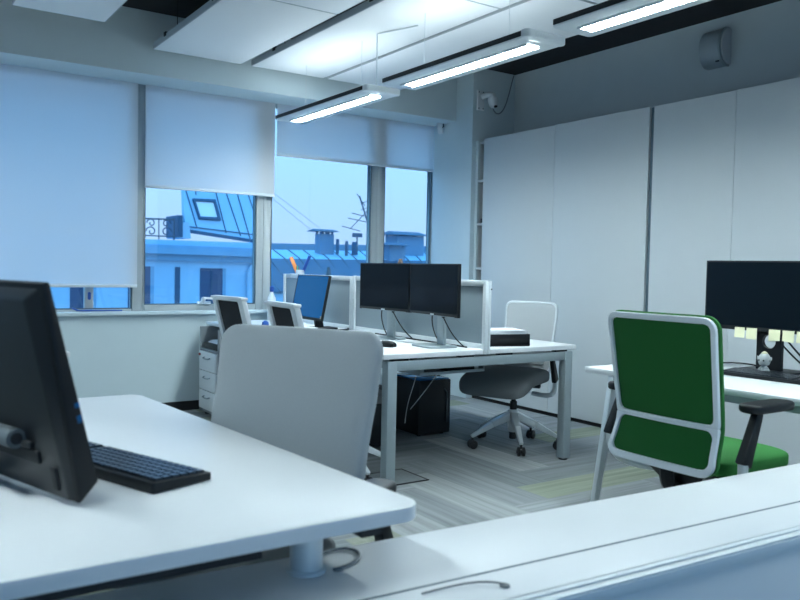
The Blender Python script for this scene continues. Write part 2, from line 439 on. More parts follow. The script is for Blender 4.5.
# pendant lights in a row
def pendant(label, x, y0, y1, z=2.375, cord=False):
    t = thing('pendant_light', label, 'pendant light', (x, (y0+y1)/2, z), 0, 'linear pendant lights in a row')
    b = (y1-y0)/2; a = .135
    k = MB(); k.prism(rrect(-a, a, -b, b, .03, 5), 0.0, .04)
    body = k.build('housing', M['whitepl'], t, bevel=.006)
    s = MB()
    for sx in (-1, 1): s.box(sx*(a+.001)-.0035, sx*(a+.001)+.0035, -b+.035, b-.02, .008, .034)
    s.build('side_channel', M['blackm'], t, bevel=.002)
    MB().prism(rrect(-a-.006, a+.006, -b-.015, -b+.05, .03, 5), -.001, .041).build('end_cap', M['whitepl'], t, bevel=.008, seg=3)
    MB().box(-.042, .042, -b+.10, b-.10, -.004, -.001).build('lamp_strip', M['lamp'], t, smooth=False)
    lv = MB()
    lv.box(-.05, -.042, -b+.09, b-.09, -.012, .001); lv.box(.042, .05, -b+.09, b-.09, -.012, .001)
    q = -b+.09
    while q < b-.09:
        lv.box(-.042, .042, q, q+.004, -.010, -.0045); q += .045
    lv.build('louvre', M['whitepl'], t, smooth=False)
    MB().box(-.06, .06, -b+.08, b-.08, .041, .045).build('uplight_strip', M['uplamp'], t, smooth=False)
    for yy in (-b+.28, b-.28):
        MB().tube([(-.0, yy, .045), (-.0, yy, PZ-z-.001)], .0016, 6).build('suspension_wire', M['whitecable'], t)
    if cord:
        MB().tube(bez((-.02, -b+.05, .045), (-.02, -b+.05, .25), (-.02, -b+.05, .36), (-.02, -b+.05, PZ-z-.012), n=8) + bez((-.015, -b+.04, PZ-z-.008), (.05, -b-.1, PZ-z-.006), (.10, -b-.25, PZ-z-.004), n=6), .0045, 8).build('power_cord', M['whitecable'], t)
    return t
pendant('linear pendant light farthest along the row, in front of the window beam', 2.86, 4.50, 5.90, cord=True)
pendant('linear pendant light in the middle of the row, nearest the wall camera', 2.86, 2.97, 4.31)
pendant('linear pendant light cut by the top edge of the photo', 2.86, 1.44, 2.80)
pendant('linear pendant light added out of view at the end of the row', 2.86, -.10, 1.27)  # unseen lamp, added to brighten the low cabinet and green chair
for y0, lb in ((4.3, 'far'), (1.05, 'near')):  # second row of lamps, added out of view for more light
    pendant('added out-of-view pendant light over the near desk, %s one' % lb, -.30, y0, y0+1.4)

# wall camera on the column front
t = thing('security_camera', 'white dome security camera on a bracket high on the column front', 'camera', (4.80, 5.77, 2.78))
MB().box(-.10, -.02, -.018, 0, -.09, .09).build('mounting_plate', M['whitepl'], t, bevel=.004)
MB().tube(bez((-.05, -.012, .03), (-.03, -.04, .05), (.02, -.07, .07), (.03, -.08, .035), n=8), [.024,.024,.024,.024,.025,.026,.028,.030,.032], 14).build('bracket_arm', M['whitepl'], t)
dm = MB().lathe([(.022,.05),(.042,.042),(.047,.02),(.044,-.005),(.042,-.015)], (.03,-.08,-.01)).build('camera_body', M['whitepl'], t)
MB().lathe([(.040,0),(.038,-.016),(.028,-.032),(.015,-.042),(.004,-.045)], (.03,-.08,-.025)).build('dome', M['whitepl'], t)
MB().lathe([(.020,0),(.019,-.012),(.011,-.018)], (.042,-.103,-.048)).build('lens', M['black'], t)
for z in (-.075, .075):
    for x in (-.085, -.035): MB().lathe([(.007,0),(.006,-.004)], (x,-.018,z), 8, 'y').build('screw', M['seam'], t)
MB().tube(bez((.03,-.07,-.05), (.12,-.03,-.17), (.26,-.015,-.10), (.27,-.015,.10), (.34,-.015,.29), n=22), .006, 8).build('camera_cable', M['camcable'], t)

# loudspeaker on the right wall
t = thing('wall_speaker', 'grey curved loudspeaker mounted high on the wall above the cupboards', 'speaker', (XR, 3.57, 2.85))
def dshape(r, dep, n=16, a0=75):
    return [(-.001, -r)] + [(-.018-dep*math.cos(a), r*.98*math.sin(a)/math.sin(math.radians(a0))) for a in [math.radians(-a0+2*a0*k/n) for k in range(n+1)]] + [(-.001, r)]
MB().prism(dshape(.135, .105), -.09, .085, lambda x, y, z: (x, z, y)).build('speaker_shell', M['speaker'], t, bevel=.004)
MB().prism(dshape(.128, .098), -.102, -.0905, lambda x, y, z: (x, z, y)).build('end_cap', M['raftedge'], t, bevel=.004)
MB().prism(dshape(.139, .112), -.0905, -.074, lambda x, y, z: (x, z, y)).build('end_rib', M['alu'], t, bevel=.003)
MB().box(-.098, -.085, -.066, -.042, -.112, -.104).build('badge', M['blackm'], t)

# ------------------------------------------------------------------ wall of cupboards
CX = 4.705
def door_panel(root, y0, y1, z0, z1, xoff=0.0):
    return MB().box(-.0225+xoff, xoff, y0, y1, z0, z1).build('sliding_door', M['cab'], root, bevel=.0015)
t = thing('cupboard', 'white floor-to-head cupboard beside the column, its open end showing shelves', 'cupboard', (CX+.0225, 3.79, 0), 0, 'white cupboards along the right wall')
k = MB(); k.box(.003, .438, 0, .018, .04, 2.39); k.box(.003, .438, 1.955, 1.975, .04, 2.40); k.box(.003, .438, .018, 1.955, 2.372, 2.392); k.box(.42, .438, .018, 1.955, .04, 2.39); k.box(.003, .438, .018, 1.955, .04, .06)
k.build('carcass', M['cab'], t, smooth=False)
door_panel(t, .006, .955, .035, 2.412); door_panel(t, .958, 1.862, .035, 2.408)
for z in (.45, .83, 1.21, 1.62, 2.02): MB().box(-.012, .43, 1.40, 1.953, z, z+.02).build('shelf', M['cab'], t)
MB().box(-.02, .004, 1.945, 1.978, .03, 2.40).build('end_frame', M['wall'], t)
MB().box(.0, .43, .0, 1.975, 0, .04).build('plinth', M['blackm'], t)
t2 = thing('cupboard', 'white cupboard behind the green chair, two sliding doors wide', 'cupboard', (CX+.0225, 1.70, 0), 0, 'white cupboards along the right wall')
k = MB(); k.box(.003, .438, 0, .018, .04, 2.39); k.box(.003, .438, 2.055, 2.073, .04, 2.39); k.box(.003, .438, .018, 2.055, 2.372, 2.392); k.box(.42, .438, .018, 2.055, .04, 2.39); k.box(.003, .438, .018, 2.055, .04, .06)
k.build('carcass', M['cab'], t2, smooth=False)
door_panel(t2, 1.408, 2.056, .035, 2.409); door_panel(t2, .70, 1.405, .035, 2.415); door_panel(t2, .0, .697, .035, 2.412)
MB().box(-.012, .003, 2.060, 2.086, .04, 2.405).build('door_groove', M['seam'], t2, smooth=False)
MB().box(.0, .43, .0, 2.073, 0, .04).build('plinth', M['blackm'], t2)
t3 = copy_thing(t2, 'white cupboard beyond the right edge of the photo', (CX+.0225, -.40, 0))
# what stands in the open end of the cupboard
bg = MB()
for i, (z, r) in enumerate([(0,.05),(.06,.07),(.14,.062),(.20,.035),(.24,.02),(.30,.03)]): pass
bg.tube([(0,0,0),(0,0,.05),(.01,0,.12),(.0,.01,.18),(.01,0,.23),(.0,0,.30)], [.030,.038,.035,.032,.018,.026], 12)
tag(bg.build('plastic_bag', M['paper']), 'white crumpled plastic bag on the top shelf of the open cupboard', 'bag').location = (4.80, 5.69, 2.041)
tag(MB().box(-.05, .05, -.03, .03, 0, .045).build('dark_box', M['black'], bevel=.004), 'small black box on a shelf of the open cupboard', 'box').location = (4.79, 5.69, 1.641)

# ------------------------------------------------------------------ bench desks
def bench(label, x0, x1, y0, y1, near_leg=True, far_leg=True):
    t = thing('bench_desk', label, 'desk', (x0, y0, 0), 0, 'white bench desks with silver frames')
    W, D = x1-x0, y1-y0; m = W/2
    MB().box(0, m-.004, 0, D, .712, .74).build('desktop', M['white'], t, bevel=.003)
    MB().box(m+.004, W, 0, D, .712, .74).build('desktop', M['white'], t, bevel=.003)
    for yy in ([.03] if near_leg else []) + ([D-.03] if far_leg else []):
        for xx in (.06, W-.06):
            l = MB().box(xx-.03, xx+.03, yy-.03, yy+.03, .012, .70).build('leg', M['alu'], t, bevel=.003)
            MB().lathe([(.028,0),(.028,.012)], (xx, yy, 0), 16).build('glide', M['rubber'], l)
        MB().box(.09, W-.09, yy-.025, yy+.025, .645, .70).build('end_beam', M['alu'], t, bevel=.003)
    for xx in (m-.12, m+.12): MB().box(xx-.02, xx+.02, .06, D-.06, .655, .70).build('long_beam', M['alu'], t, bevel=.003)
    for xx in (.12, m-.15, m+.15, W-.12):
        for yy in (.03, D-.03): MB().box(xx-.05, xx+.05, yy-.02, yy+.02, .70, .712).build('spacer', M['blackm'], t)
    tr = MB(); tr.box(m-.34, m+.16, .22, D-.2, .575, .585); tr.box(m-.34, m-.33, .22, D-.2, .585, .63); tr.box(m+.15, m+.16, .22, D-.2, .585, .63); tr.box(m-.34, m+.16, .22, .23, .585, .592)
    for xx in (m-.30, m+.12): tr.box(xx-.015, xx+.015, .25, .28, .58, .70); tr.box(xx-.015, xx+.015, D-.28, D-.25, .58, .70)
    tr.build('cable_tray', M['alu'], t, smooth=False)
    return t
B0 = (2.305, 3.775)
bench('white two-sided bench desk carrying the pair of dark monitors', *B0, 3.565, 5.08)
bench('white bench desk against the window wall, behind the paired monitors', *B0, 5.12, 6.28, near_leg=False, far_leg=True)
t = thing('power_strip', 'black power strip lying in the cable tray under the bench desk', 'power strip', (3.06, 4.02, .5855))
MB().box(-.13, .10, -.2, .2, 0, .045).build('strip_body', M['black'], t, bevel=.006)
k = MB()
for i in range(4): k.lathe([(.018,0),(.016,.004)], (-.01, -.14+.09*i, .045), 12)
k.build('socket', M['cable'], t)

def screen_divider(label, y0, y1, z1, x=3.025, post_near=True):
    t = thing('desk_divider', label, 'desk divider', (x, y0, .715), 0, 'grey felt dividers along the bench desks')
    D, H = y1-y0, z1-.715
    z0 = .026
    MB().box(-.014, .014, .03, D-.03, z0+.03, H-.035).build('felt_panel', M['felt'], t, bevel=.004)
    MB().box(-.02, .02, .03, D-.03, H-.035, H).build('top_rail', M['edge'], t, bevel=.003)
    MB().box(-.016, .016, .03, D-.03, z0, z0+.03).build('bottom_rail', M['edge'], t, bevel=.003)
    for a in (0.0, D-.03):
        p = MB().box(-.026, -.001, a, a+.03, z0 if a else -.002, H).box(.001, .018, a, a+.03, z0 if a else -.002, H).build('end_post', M['edge'], t, bevel=.003)
        MB().lathe([(.005,0),(.005,-.002)], (.016, a, H-.05), 8, 'y').build('screw_hole', M['blackm'], p)
    return t
screen_divider('grey felt divider in a white frame behind the paired monitors', 3.552, 5.085, 1.145)
screen_divider('grey felt divider in a white frame behind the blue computer screen', 5.10, 6.27, 1.140)

# drawer pedestal under the far bench desk
t = thing('drawer_pedestal', 'pale three-drawer pedestal with an open top niche below the window', 'drawer unit', (2.235, 5.80, 0))
k = MB(); k.box(0, .55, .385, .40, .02, .705); k.box(0, .55, 0, .015, .02, .705); k.box(.53, .55, .015, .385, .02, .705); k.box(0.004, .53, .015, .385, .52, .535); k.box(0.02, .53, .015, .385, .02, .05)
k.build('carcass', M['drawerside'], t, smooth=False)
for i in range(3):
    z0 = .055 + i*.155
    d = MB().box(-.012, .02, .018, .382, z0, z0+.148).build('drawer', M['drawer'], t, bevel=.002)
    MB().tube([(-.012,.14,z0+.105), (-.03,.145,z0+.10), (-.034,.20,z0+.097), (-.03,.255,z0+.10), (-.012,.26,z0+.105)], .005, 8).build('handle', M['alu'], d)
MB().lathe([(.011,0),(.010,-.012)], (-.012, .36, .485), 12, 'x').build('lock', M['red'], t)
k = MB()
for x in (.05, .5):
    for y in (.05, .35): k.lathe([(.02,0),(.02,.02)], (x, y, 0), 10)
k.build('foot', M['rubber'], t)
tr = tag(MB().box(-.0, .40, -.15, .15, 0, .045).build('letter_tray', M['black'], bevel=.006), 'black tray in the niche of the drawer pedestal', 'tray'); tr.location = (2.245, 6.0, .5355)
for i, (z, r, dx) in enumerate([(.0, .05, .02), (.006, -.12, .0), (.014, .2, .05)]):
    p = MB().box(0, .28, -.12, .12, 0, .004).build('paper_sheet', M['paper']); p.location = (2.26+dx, 6.0, .5815+z); p.rotation_euler = (0, 0, r)
    tag(p, ['white paper sheets lowest on the black tray in the pedestal', 'white paper sheets midway in the small pile in the pedestal', 'white paper sheets on top of the small pile in the pedestal'][i], 'paper', 'papers in the drawer pedestal')

# ------------------------------------------------------------------ screens on the bench
def monitor(name, label, cat, loc, rz, w, h, zb, stand='flat', tilt=0.0, scr='screen', depth=.035):
    """local: screen faces -X, width along Y; zb = height of the lower edge over the desktop"""
    t = thing(name, label, cat, loc, rz)
    ca, sa = math.cos(tilt), math.sin(tilt)
    def S(d, y, v): return (d*ca + v*sa, y, zb + v*ca - d*sa)
    def bx(b, d0, d1, y0, y1, v0, v1):
        b.hexa([S(d0,y0,v0),S(d1,y0,v0),S(d1,y1,v0),S(d0,y1,v0),S(d0,y0,v1),S(d1,y0,v1),S(d1,y1,v1),S(d0,y1,v1)]); return b
    bx(MB(), 0, depth*.6, -w/2, w/2, 0, h).build('casing', M['black'], t, bevel=.003)
    b2 = MB(); b2.hexa([S(depth*.6,-w*.38,h*.12),S(depth*1.5,-w*.25,h*.2),S(depth*1.5,w*.25,h*.2),S(depth*.6,w*.38,h*.12),S(depth*.6,-w*.38,h*.85),S(depth*1.5,-w*.25,h*.75),S(depth*1.5,w*.25,h*.75),S(depth*.6,w*.38,h*.85)])
    b2.build('rear_shell', M['monrear'], t, bevel=.004)
    bx(MB(), -.0015, .002, -w/2+.008, w/2-.008, .02, h-.008).build('display', M[scr], t, smooth=False)
    return t, S
def flat_stand(t, zb, y=0.0, xd=.07, m='alu', w=.07, hgt=None):
    MB().prism(rrect(-.09, .13, y-.12, y+.12, .05, 6), 0, .010).build('stand_base', M[m], t, bevel=.003)
    MB().box(xd-.012, xd+.012, y-w/2, y+w/2, .010, zb+.14).build('stand_column', M[m], t, bevel=.004)
    MB().box(xd-.03, xd+.005, y-.04, y+.04, zb+.06, zb+.15).build('pivot', M['blackm'], t, bevel=.004)
Zt = .7402
for yc, lb, cs in ((4.38, 'dark monitor of the pair on the bench desk, the one nearer the window', -.03), (3.8325, 'dark monitor of the pair on the bench desk, the one nearer the aisle', .03)):
    rr = .074 if yc > 4 else -.073
    t, S = monitor('monitor', lb, 'monitor', (2.82, yc, Zt), rr, .54, .312, .188)
    t['group'] = 'paired monitors on the bench desk'
    flat_stand(t, .188, 0.0, .07)
    MB().box(-.004, -.001, -.018, .018, .192, .200).build('logo', M['silver'], t)
    MB().box(-.0035, -.001, -.24, .24, .189, .1915).build('chin_strip', M['alu'], t)
    cb = MB(); cb.tube(bez((.06, .02, .23), (.05, -.05, .18), (.06, -.09, .10), (.09, -.12, .05), (.15, -.13, .006), n=14), .004, 8)
    cb.tube(bez((.05, .05, .23), (.04, .12, .15), (.10, .10, .03), (.16, .16, .006), n=14), .004, 8)
    cb.tube([(.055,-.03,.21),(.058,-.035,.175)], .010, 8)
    cb.build('monitor_cable', M['black'], t)
t = thing('computer_mouse', 'black computer mouse on the bench desk before the paired monitors', 'mouse', (2.56, 3.92, Zt), .3)
MB().pillow(lambda v: .03*math.sqrt(max(.12, 1-(v/.058)**2*.75)), -.055, .055, lambda u, v, d: (u, v, .016+d if d > 0 else .0+(.016+d)*.3), .044, .006, 12, 14, p=2.5).build('mouse_shell', M['black'], t)
MB().box(-.002, .002, .005, .045, .030, .036).build('scroll_wheel', M['cable'], t)
t = tag(MB().tube(bez((2.965,4.7,.7455),(2.985,4.3,.7455),(2.962,4.1,.7455),(2.985,3.85,.7455),(2.968,3.68,.7455)), .005, 8).build('cable', M['black']), 'black cable lying along the divider on the bench desk', 'cable')
t = tag(MB().tube(bez((2.84,4.24,.7455),(2.74,4.18,.7455),(2.86,4.05,.7455),(2.80,3.97,.7455)), .0035, 8).build('cable', M['whitecable']), 'white cable between the two stands of the paired monitors', 'cable')
for i, (x, y, r) in enumerate([(2.62, 4.12, .1), (2.70, 4.30, -.2)]):
    p = MB().box(-.105, .105, -.148, .148, 0, .002).build('paper_sheet', M['paper']); p.location = (x, y, Zt+.0002+.0022*i); p.rotation_euler = (0, 0, r)
    tag(p, ['sheet of paper on the bench desk behind the black mouse', 'sheet of paper below the paired monitor nearer the window'][i], 'paper')

# blue screen on the far bench desk
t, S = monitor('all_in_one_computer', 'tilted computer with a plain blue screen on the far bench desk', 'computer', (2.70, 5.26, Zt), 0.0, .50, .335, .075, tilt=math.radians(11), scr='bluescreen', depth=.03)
k = MB()
def sq(b, d0, d1, y0, y1, v0, v1): b.hexa([S(d0,y0,v0),S(d1,y0,v0),S(d1,y1,v0),S(d0,y1,v0),S(d0,y0,v1),S(d1,y0,v1),S(d1,y1,v1),S(d0,y1,v1)])
for y0 in (-.25, .242): sq(k, -.0035, 0, y0, y0+.008, 0, .335)
k.build('bezel', M['black'], t, smooth=False)
k = MB(); sq(k, -.004, 0, -.242, -.23, .015, .035); k.build('power_button', M['brown'], t)
MB().prism(rrect(.02, .24, -.10, .10, .04), 0, .012).build('stand_base', M['black'], t, bevel=.003)
MB().bar((.12, 0, .01), (.09, 0, .16), .06, .03, (0,1,0)).build('stand_neck', M['black'], t)

# odds and ends round the blue screen
t = thing('pen_cup', 'white pen cup hooked over the divider behind the blue computer screen, holding rulers', 'pen cup', (3.09, 6.13, 1.045))
MB().lathe([(.034,0),(.038,.13),(.034,.13),(.030,.01)], (0,0,0), 20).build('cup', M['whitepl'], t)
MB().box(-.092, -.036, -.012, .012, .0955, .0985).box(-.0925, -.0895, -.012, .012, .06, .0985).build('hook', M['whitepl'], t)
r = tag(MB().bar((.012,-.016,.012),(-.050,.080,.24), .034, .006, (0,1,0)).build('ruler', M['orange'], bevel=.001), 'orange ruler leaning in the white pen cup', 'ruler'); r.location = (3.09, 6.13, 1.045)
r = tag(MB().bar((-.012,.016,.016),(.050,-.072,.25), .028, .006, (0,1,0)).build('ruler', M['blue'], bevel=.001), 'dark blue ruler leaning in the white pen cup', 'ruler'); r.location = (3.092, 6.128, 1.045)
for i, (dx, dy, m, lb) in enumerate([(-.018, .02, 'black', 'black pen in the white pen cup'), (-.022, .005, 'greenp', 'green pen in the white pen cup'), (.0, .024, 'brown', 'brown pencil in the white pen cup')]):
    r = tag(MB().tube([(dx*.5,dy*.5,.02),(dx*1.15,dy*1.15,.155),(dx*1.16,dy*1.16,.165)], [.0045,.0045,.0015], 8).build('pen', M[m]), lb, 'pen'); r.location = (3.09, 6.13, 1.045)
for y, z0, z1, m, lb in ((5.905, .86, 1.005, 'pink', 'pink strip of tape on the felt divider left of the blue screen'), (5.825, .85, .995, 'greenp', 'green strip of tape on the felt divider left of the blue screen')):
    tag(MB().hexa([(3.006,y-.02,z0),(3.0105,y-.02,z0),(3.0105,y+.02,z0),(3.006,y+.02,z0),(3.006,y-.045,z1),(3.0105,y-.045,z1),(3.0105,y-.015,z1),(3.006,y-.015,z1)]).build('tape_strip', M[m]), lb, 'tape strip')
t = thing('bottle', 'small white bottle with a blue cap on the far bench desk by the window', 'bottle', (2.86, 6.20, Zt))
MB().lathe([(.03,0),(.034,.01),(.034,.19),(.016,.23),(.014,.25)], (0,0,0), 18).build('bottle_body', M['whitepl'], t)
MB().lathe([(.016,.245),(.018,.25),(.018,.285),(.012,.29)], (0,0,0), 16).build('cap', M['blue'], t)
t = thing('desk_toy', 'small blue ball on a dark foot on the far bench desk', 'ornament', (2.42, 5.35, Zt))
MB().lathe([(.035,0),(.035,.006),(.01,.010)], (0,0,0), 16).build('foot', M['blackm'], t)
MB().lathe([(.006,.008),(.02,.016),(.027,.034),(.022,.054),(.008,.064)], (0,0,0), 16).build('ball', M['blue'], t)
# papers and pens below the blue screen
stack = [('white magazine at the bottom of the pile on the far bench desk', 'paper', .0), ('blue leaflet in the pile on the far bench desk', 'bluepaper', .15), ('white magazine in the middle of the pile on the far bench desk', 'paper', -.1), ('white booklet on top of the pile on the far bench desk', 'paper', .25)]
z = Zt
for i, (lb, m, r) in enumerate(stack):
    p = MB().box(-.10, .10, -.14, .14, 0, .0065).build('magazine', M[m], bevel=.001); p.location = (2.52+.015*i, 5.22-.02*i, z); p.rotation_euler = (0,0,r); z += .0072
    tag(p, lb, 'magazine', 'pile of papers on the far bench desk')
p = tag(MB().tube(bez((2.50,5.2,z+.004),(2.52,5.23,z+.05),(2.54,5.26,z+.02),(2.56,5.3,z+.045), n=8), .012, 8).build('paper_twist', M['lime']), 'pale green twist of paper on the pile under the blue screen', 'paper')
k = tag(MB().tube(bez((2.72,4.93,.75),(2.84,5.02,.75),(2.88,4.9,.752),(2.93,5.02,.758), n=12), .008, 8).build('cable_bundle', M['black']), 'black cable bundle on the desk between blue screen and divider', 'cable')
# card shapes that stick up over the dividers
tag(MB().hexa([(3.14,4.55,Zt),(3.20,4.55,Zt),(3.20,4.89,Zt),(3.14,4.89,Zt),(3.165,4.70,1.275),(3.18,4.70,1.275),(3.18,4.72,1.275),(3.165,4.72,1.275)]).build('brown_card', M['brown']), 'brown pointed card peeking over the paired monitors', 'card')
tag(MB().hexa([(3.16,5.74,Zt),(3.24,5.74,Zt),(3.24,5.92,Zt),(3.16,5.92,Zt),(3.19,5.80,1.205),(3.20,5.80,1.205),(3.20,5.83,1.205),(3.19,5.83,1.205)]).build('grey_card', M['zincdark']), 'dark pointed card peeking over the divider right of the blue screen', 'card')

# tray with papers at the end of the bench
t = thing('document_tray', 'black document tray full of papers at the end of the bench desk', 'tray', (3.285, 3.775, Zt), -.26)
k = MB(); k.box(-.17, .17, -.12, .12, 0, .008); k.box(-.17, .17, -.12, -.113, .008, .075); k.box(-.17, .17, .113, .12, .008, .075); k.box(-.17, -.163, -.113, .113, .008, .075); k.box(.163, .17, -.113, .113, .008, .075)
k.build('tray_shell', M['black'], t, bevel=.003)
for i in range(5):
    p = MB().box(-.14, .14, -.10, .10, 0, .021 if i < 4 else .006).build('paper_sheaf', M['paper'], bevel=.001)
    p.location = (3.28+.012*(i % 2), 3.775-.004*i, Zt+.0082+.0215*i); p.rotation_euler = (0,0,-.26+(-.02,.02,-.01,.06,-.08)[i])
    tag(p, 'sheaf of paper in the black document tray, ' + ('lowest', 'second from the bottom', 'in the middle', 'second from the top', 'topmost and slightly turned')[i], 'paper', 'papers in the black document tray')

# computer towers under the bench
t = thing('computer_tower', 'black computer tower with blue window reflection painted on its top under the bench desk', 'computer', (3.26, 4.57, 0), 0)
k = MB().box(0, .285, 0, .40, .015, .405).build('case', M['pcblack'], t, bevel=.006)
MB().box(.01, .275, .01, .39, .405, .415).build('top_panel', M['pctop'], t, bevel=.003)  # blue colour stands in for the window's reflection on a glossy black top
k = MB()
for q in (.12, .25): k.box(.01, .275, q, q+.012, .415, .418)
k.build('top_rib', M['black'], t)
k = MB(); k.bar((.225,-.003,.34),(.25,-.003,.31), .008, .008); k.bar((.25,-.003,.31),(.25,-.003,.09), .008, .008); k.build('front_trim', M['cable'], t)
k = MB()
for x in (.04, .245):
    for y in (.05, .35): k.lathe([(.015,0),(.015,.016)], (x, y, 0), 10)
k.build('foot', M['rubber'], t)
k = MB(); k.tube(bez((.20,-.06,.56),(.12,-.05,.45),(.02,-.05,.34),(-.10,-.04,.22), n=14), .0032, 8); k.tube(bez((-.05,-.03,.55),(-.04,-.05,.40),(-.12,-.03,.35),(-.13,-.02,.12), n=14), .0032, 8)
tag(k.build('cable', M['whitecable']), 'pair of pale cables hanging from the tray beside the black tower', 'cable').location = (3.26, 4.57, 0)
t = thing('computer_tower', 'black computer tower behind the silver leg under the bench desk', 'computer', (2.76, 4.42, 0), 0)
MB().box(0, .19, 0, .42, .015, .40).build('case', M['pcblack'], t, bevel=.006)
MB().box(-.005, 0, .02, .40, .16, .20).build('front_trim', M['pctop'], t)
k = MB()
for x in (.03, .16):
    for y in (.05, .37): k.lathe([(.015,0),(.015,.016)], (x, y, 0), 10)
k.build('foot', M['rubber'], t)
# floor box
t = thing('floor_box', 'square floor power hatch in the carpet at the silver bench leg', 'floor box', (2.50, 3.75, 0), 0)
MB().box(-.15, .15, -.13, .13, 0.0005, .004).build('hatch_lid', mat('carpeted_lid', (.19, .21, .22), .95, noise=.2, nscale=40), t)
k = MB(); k.ring([(-.16,-.14),(.16,-.14),(.16,.14),(-.16,.14)], [(-.15,-.13),(.15,-.13),(.15,.13),(-.15,.13)], lambda u, v, d: (u, v, d), 0.0005, .005); k.build('hatch_rim', M['blackm'], t, smooth=False)

# ------------------------------------------------------------------ chairs
def hwf(wb, wt, v0, v1, r, rb=None):
    rb = r if rb is None else rb
    def f(v):
        q = (v-v0)/(v1-v0); w = (wb + (wt-wb)*q)/2
        if v > v1-r: a = (v-(v1-r)); w -= r - math.sqrt(max(0, r*r-a*a))
        if v < v0+rb: a = (v0+rb-v); w -= rb - math.sqrt(max(0, rb*rb-a*a))
        return w
    return f
def outline(wb, wt, v0, v1, r, n=8, rb=None):
    rb = r if rb is None else rb
    W = lambda v: (wb + (wt-wb)*(v-v0)/(v1-v0))/2
    pts = []
    for sx, vc, rr, a0 in ((1, v1-r, r, 0), (-1, v1-r, r, 90), (-1, v0+rb, rb, 180), (1, v0+rb, rb, 270)):
        for k in range(n+1):
            a = math.radians(a0 + 90*k/n)
            v = vc + rr*math.sin(a); pts.append((sx*(W(v)-rr) + rr*math.cos(a), v))
    # straight sides get a few more points so that the frame follows the curve of the back
    out = []
    for i, p in enumerate(pts):
        q = pts[(i+1) % len(pts)]; out.append(p)
        d = math.hypot(q[0]-p[0], q[1]-p[1])
        if d > .06:
            m = int(d/.03)
            for k in range(1, m): out.append((p[0]+(q[0]-p[0])*k/m, p[1]+(q[1]-p[1])*k/m))
    return out

def match(outer, inner):
    # resample both outlines to the same number of points, by angle round the middle
    cx = sum(p[0] for p in inner)/len(inner); cy = (min(p[1] for p in inner)+max(p[1] for p in inner))/2
    N = 120; res = []
    for loop in (outer, inner):
        L = []
        xs = max(abs(p[0]) for p in loop); ys = max(abs(p[1]-cy) for p in loop)
        for i in range(N):
            a = 2*PI*i/N
            # superellipse-like direction keeps corners dense
            dx, dy = math.cos(a)*xs, math.sin(a)*ys
            best = None
            for p, q in zip(loop, loop[1:]+loop[:1]):
                ex, ey = q[0]-p[0], q[1]-p[1]; den = dx*ey - dy*ex
                if abs(den) < 1e-12: continue
                tt = ((p[0]-cx)*ey - (p[1]-cy)*ex)/den; ss = ((p[0]-cx)*dy - (p[1]-cy)*dx)/den
                if tt > 0 and -1e-9 <= ss <= 1+1e-9 and (best is None or tt > best): best = tt
            L.append((cx+dx*best, cy+dy*best))
        res.append(L)
    return res

def chair_base(t, dz, leg_mat, rot=0.0):
    for k in range(5):
        a = rot + 2*PI*k/5; c, s = math.cos(a), math.sin(a)
        b = MB(); b.taper((c*.02, s*.02, .215), (c*.16, s*.16, .158), .052, .055, .040, .040); b.taper((c*.16, s*.16, .158), (c*.315, s*.315, .082), .040, .040, .024, .022)
        leg = b.build('base_leg', leg_mat, t, bevel=.006)
        w = MB(); w.tube([(c*.305, s*.305, .085), (c*.305, s*.305, .05)], .008, 8)
        px, py = -s, c
        for sg in (-1, 1):
            ctr = Vector((c*.305+px*.016*sg, s*.305+py*.016*sg, .030))
            w.tube([ctr+Vector((px,py,0))*(-.010), ctr+Vector((px,py,0))*(-.007), ctr+Vector((px,py,0))*.007, ctr+Vector((px,py,0))*.010], [.022,.030,.030,.022], 18)
        w.tube([(c*.305-px*.03, s*.305-py*.03, .030), (c*.305+px*.03, s*.305+py*.03, .030)], .011, 10)
        w.build('caster', M['rubber'], leg)
    MB().lathe([(.028,.10),(.034,.11),(.040,.22),(.034,.25),(.026,.255)], (0,0,0), 20).build('hub', leg_mat, t)
    MB().lathe([(.022,.052),(.024,.056),(.024,.102),(.020,.104)], (0,0,0), 18).build('hub_foot', M['rubber'], t)
    MB().lathe([(.024,.25),(.024,.31),(.015,.315),(.015,.40+dz)], (0,0,0), 18).build('gas_column', M['blackm'], t)
    k = MB(); k.hexa([(-.07,-.16,.375+dz),(.07,-.16,.375+dz),(.07,.12,.375+dz),(-.07,.12,.375+dz),(-.11,-.2,.43+dz),(.11,-.2,.43+dz),(.11,.16,.43+dz),(-.11,.16,.43+dz)])
    k.tube([(-.16,-.08,.40+dz),(.16,-.08,.40+dz)], .018, 12)
    k.build('mechanism', M['black'], t, bevel=.008)

def arms(t, dz, tube_mat, stem_mat, pad_mat, lat=.285, back=0.0, front=.07):
    for sx in (-1, 1):
        a = MB(); a.tube(bez((sx*.08,-.13,.405+dz), (sx*.24,-.15,.39+dz), (sx*lat,-.20+back,.40+dz), (sx*lat,-.205+back,.51+dz), n=12), [.017]*13, 12)
        ar = a.build('arm_bracket', tube_mat, t)
        MB().taper((sx*lat,-.205+back,.50+dz), (sx*lat,-.13+back,.675+dz), .034, .055, .028, .036, (0,1,0)).build('arm_stem', stem_mat, ar, bevel=.006)
        p = MB(); p.prism(rrect(sx*lat-.045, sx*lat+.045, -.20+back, front+back, .04, 5), .675+dz, .705+dz); p.build('arm_pad', pad_mat, ar, bevel=.010, seg=3)

def seat(t, dz, m, depth=.48, width=.49, th=.075, y0=-.22):
    f = lambda u, v, d: (u, v, .475+dz + d - .012*((v-.1)/.3)**2*(1 if v > .1 else 0) - .05*max(0, (v-.17)/.1)**2*.25)
    return MB().pillow(hwf(width*.94, width, y0, y0+depth, .09), y0, y0+depth, f, th, .03, 18, 20, p=6).build('seat', m, t)

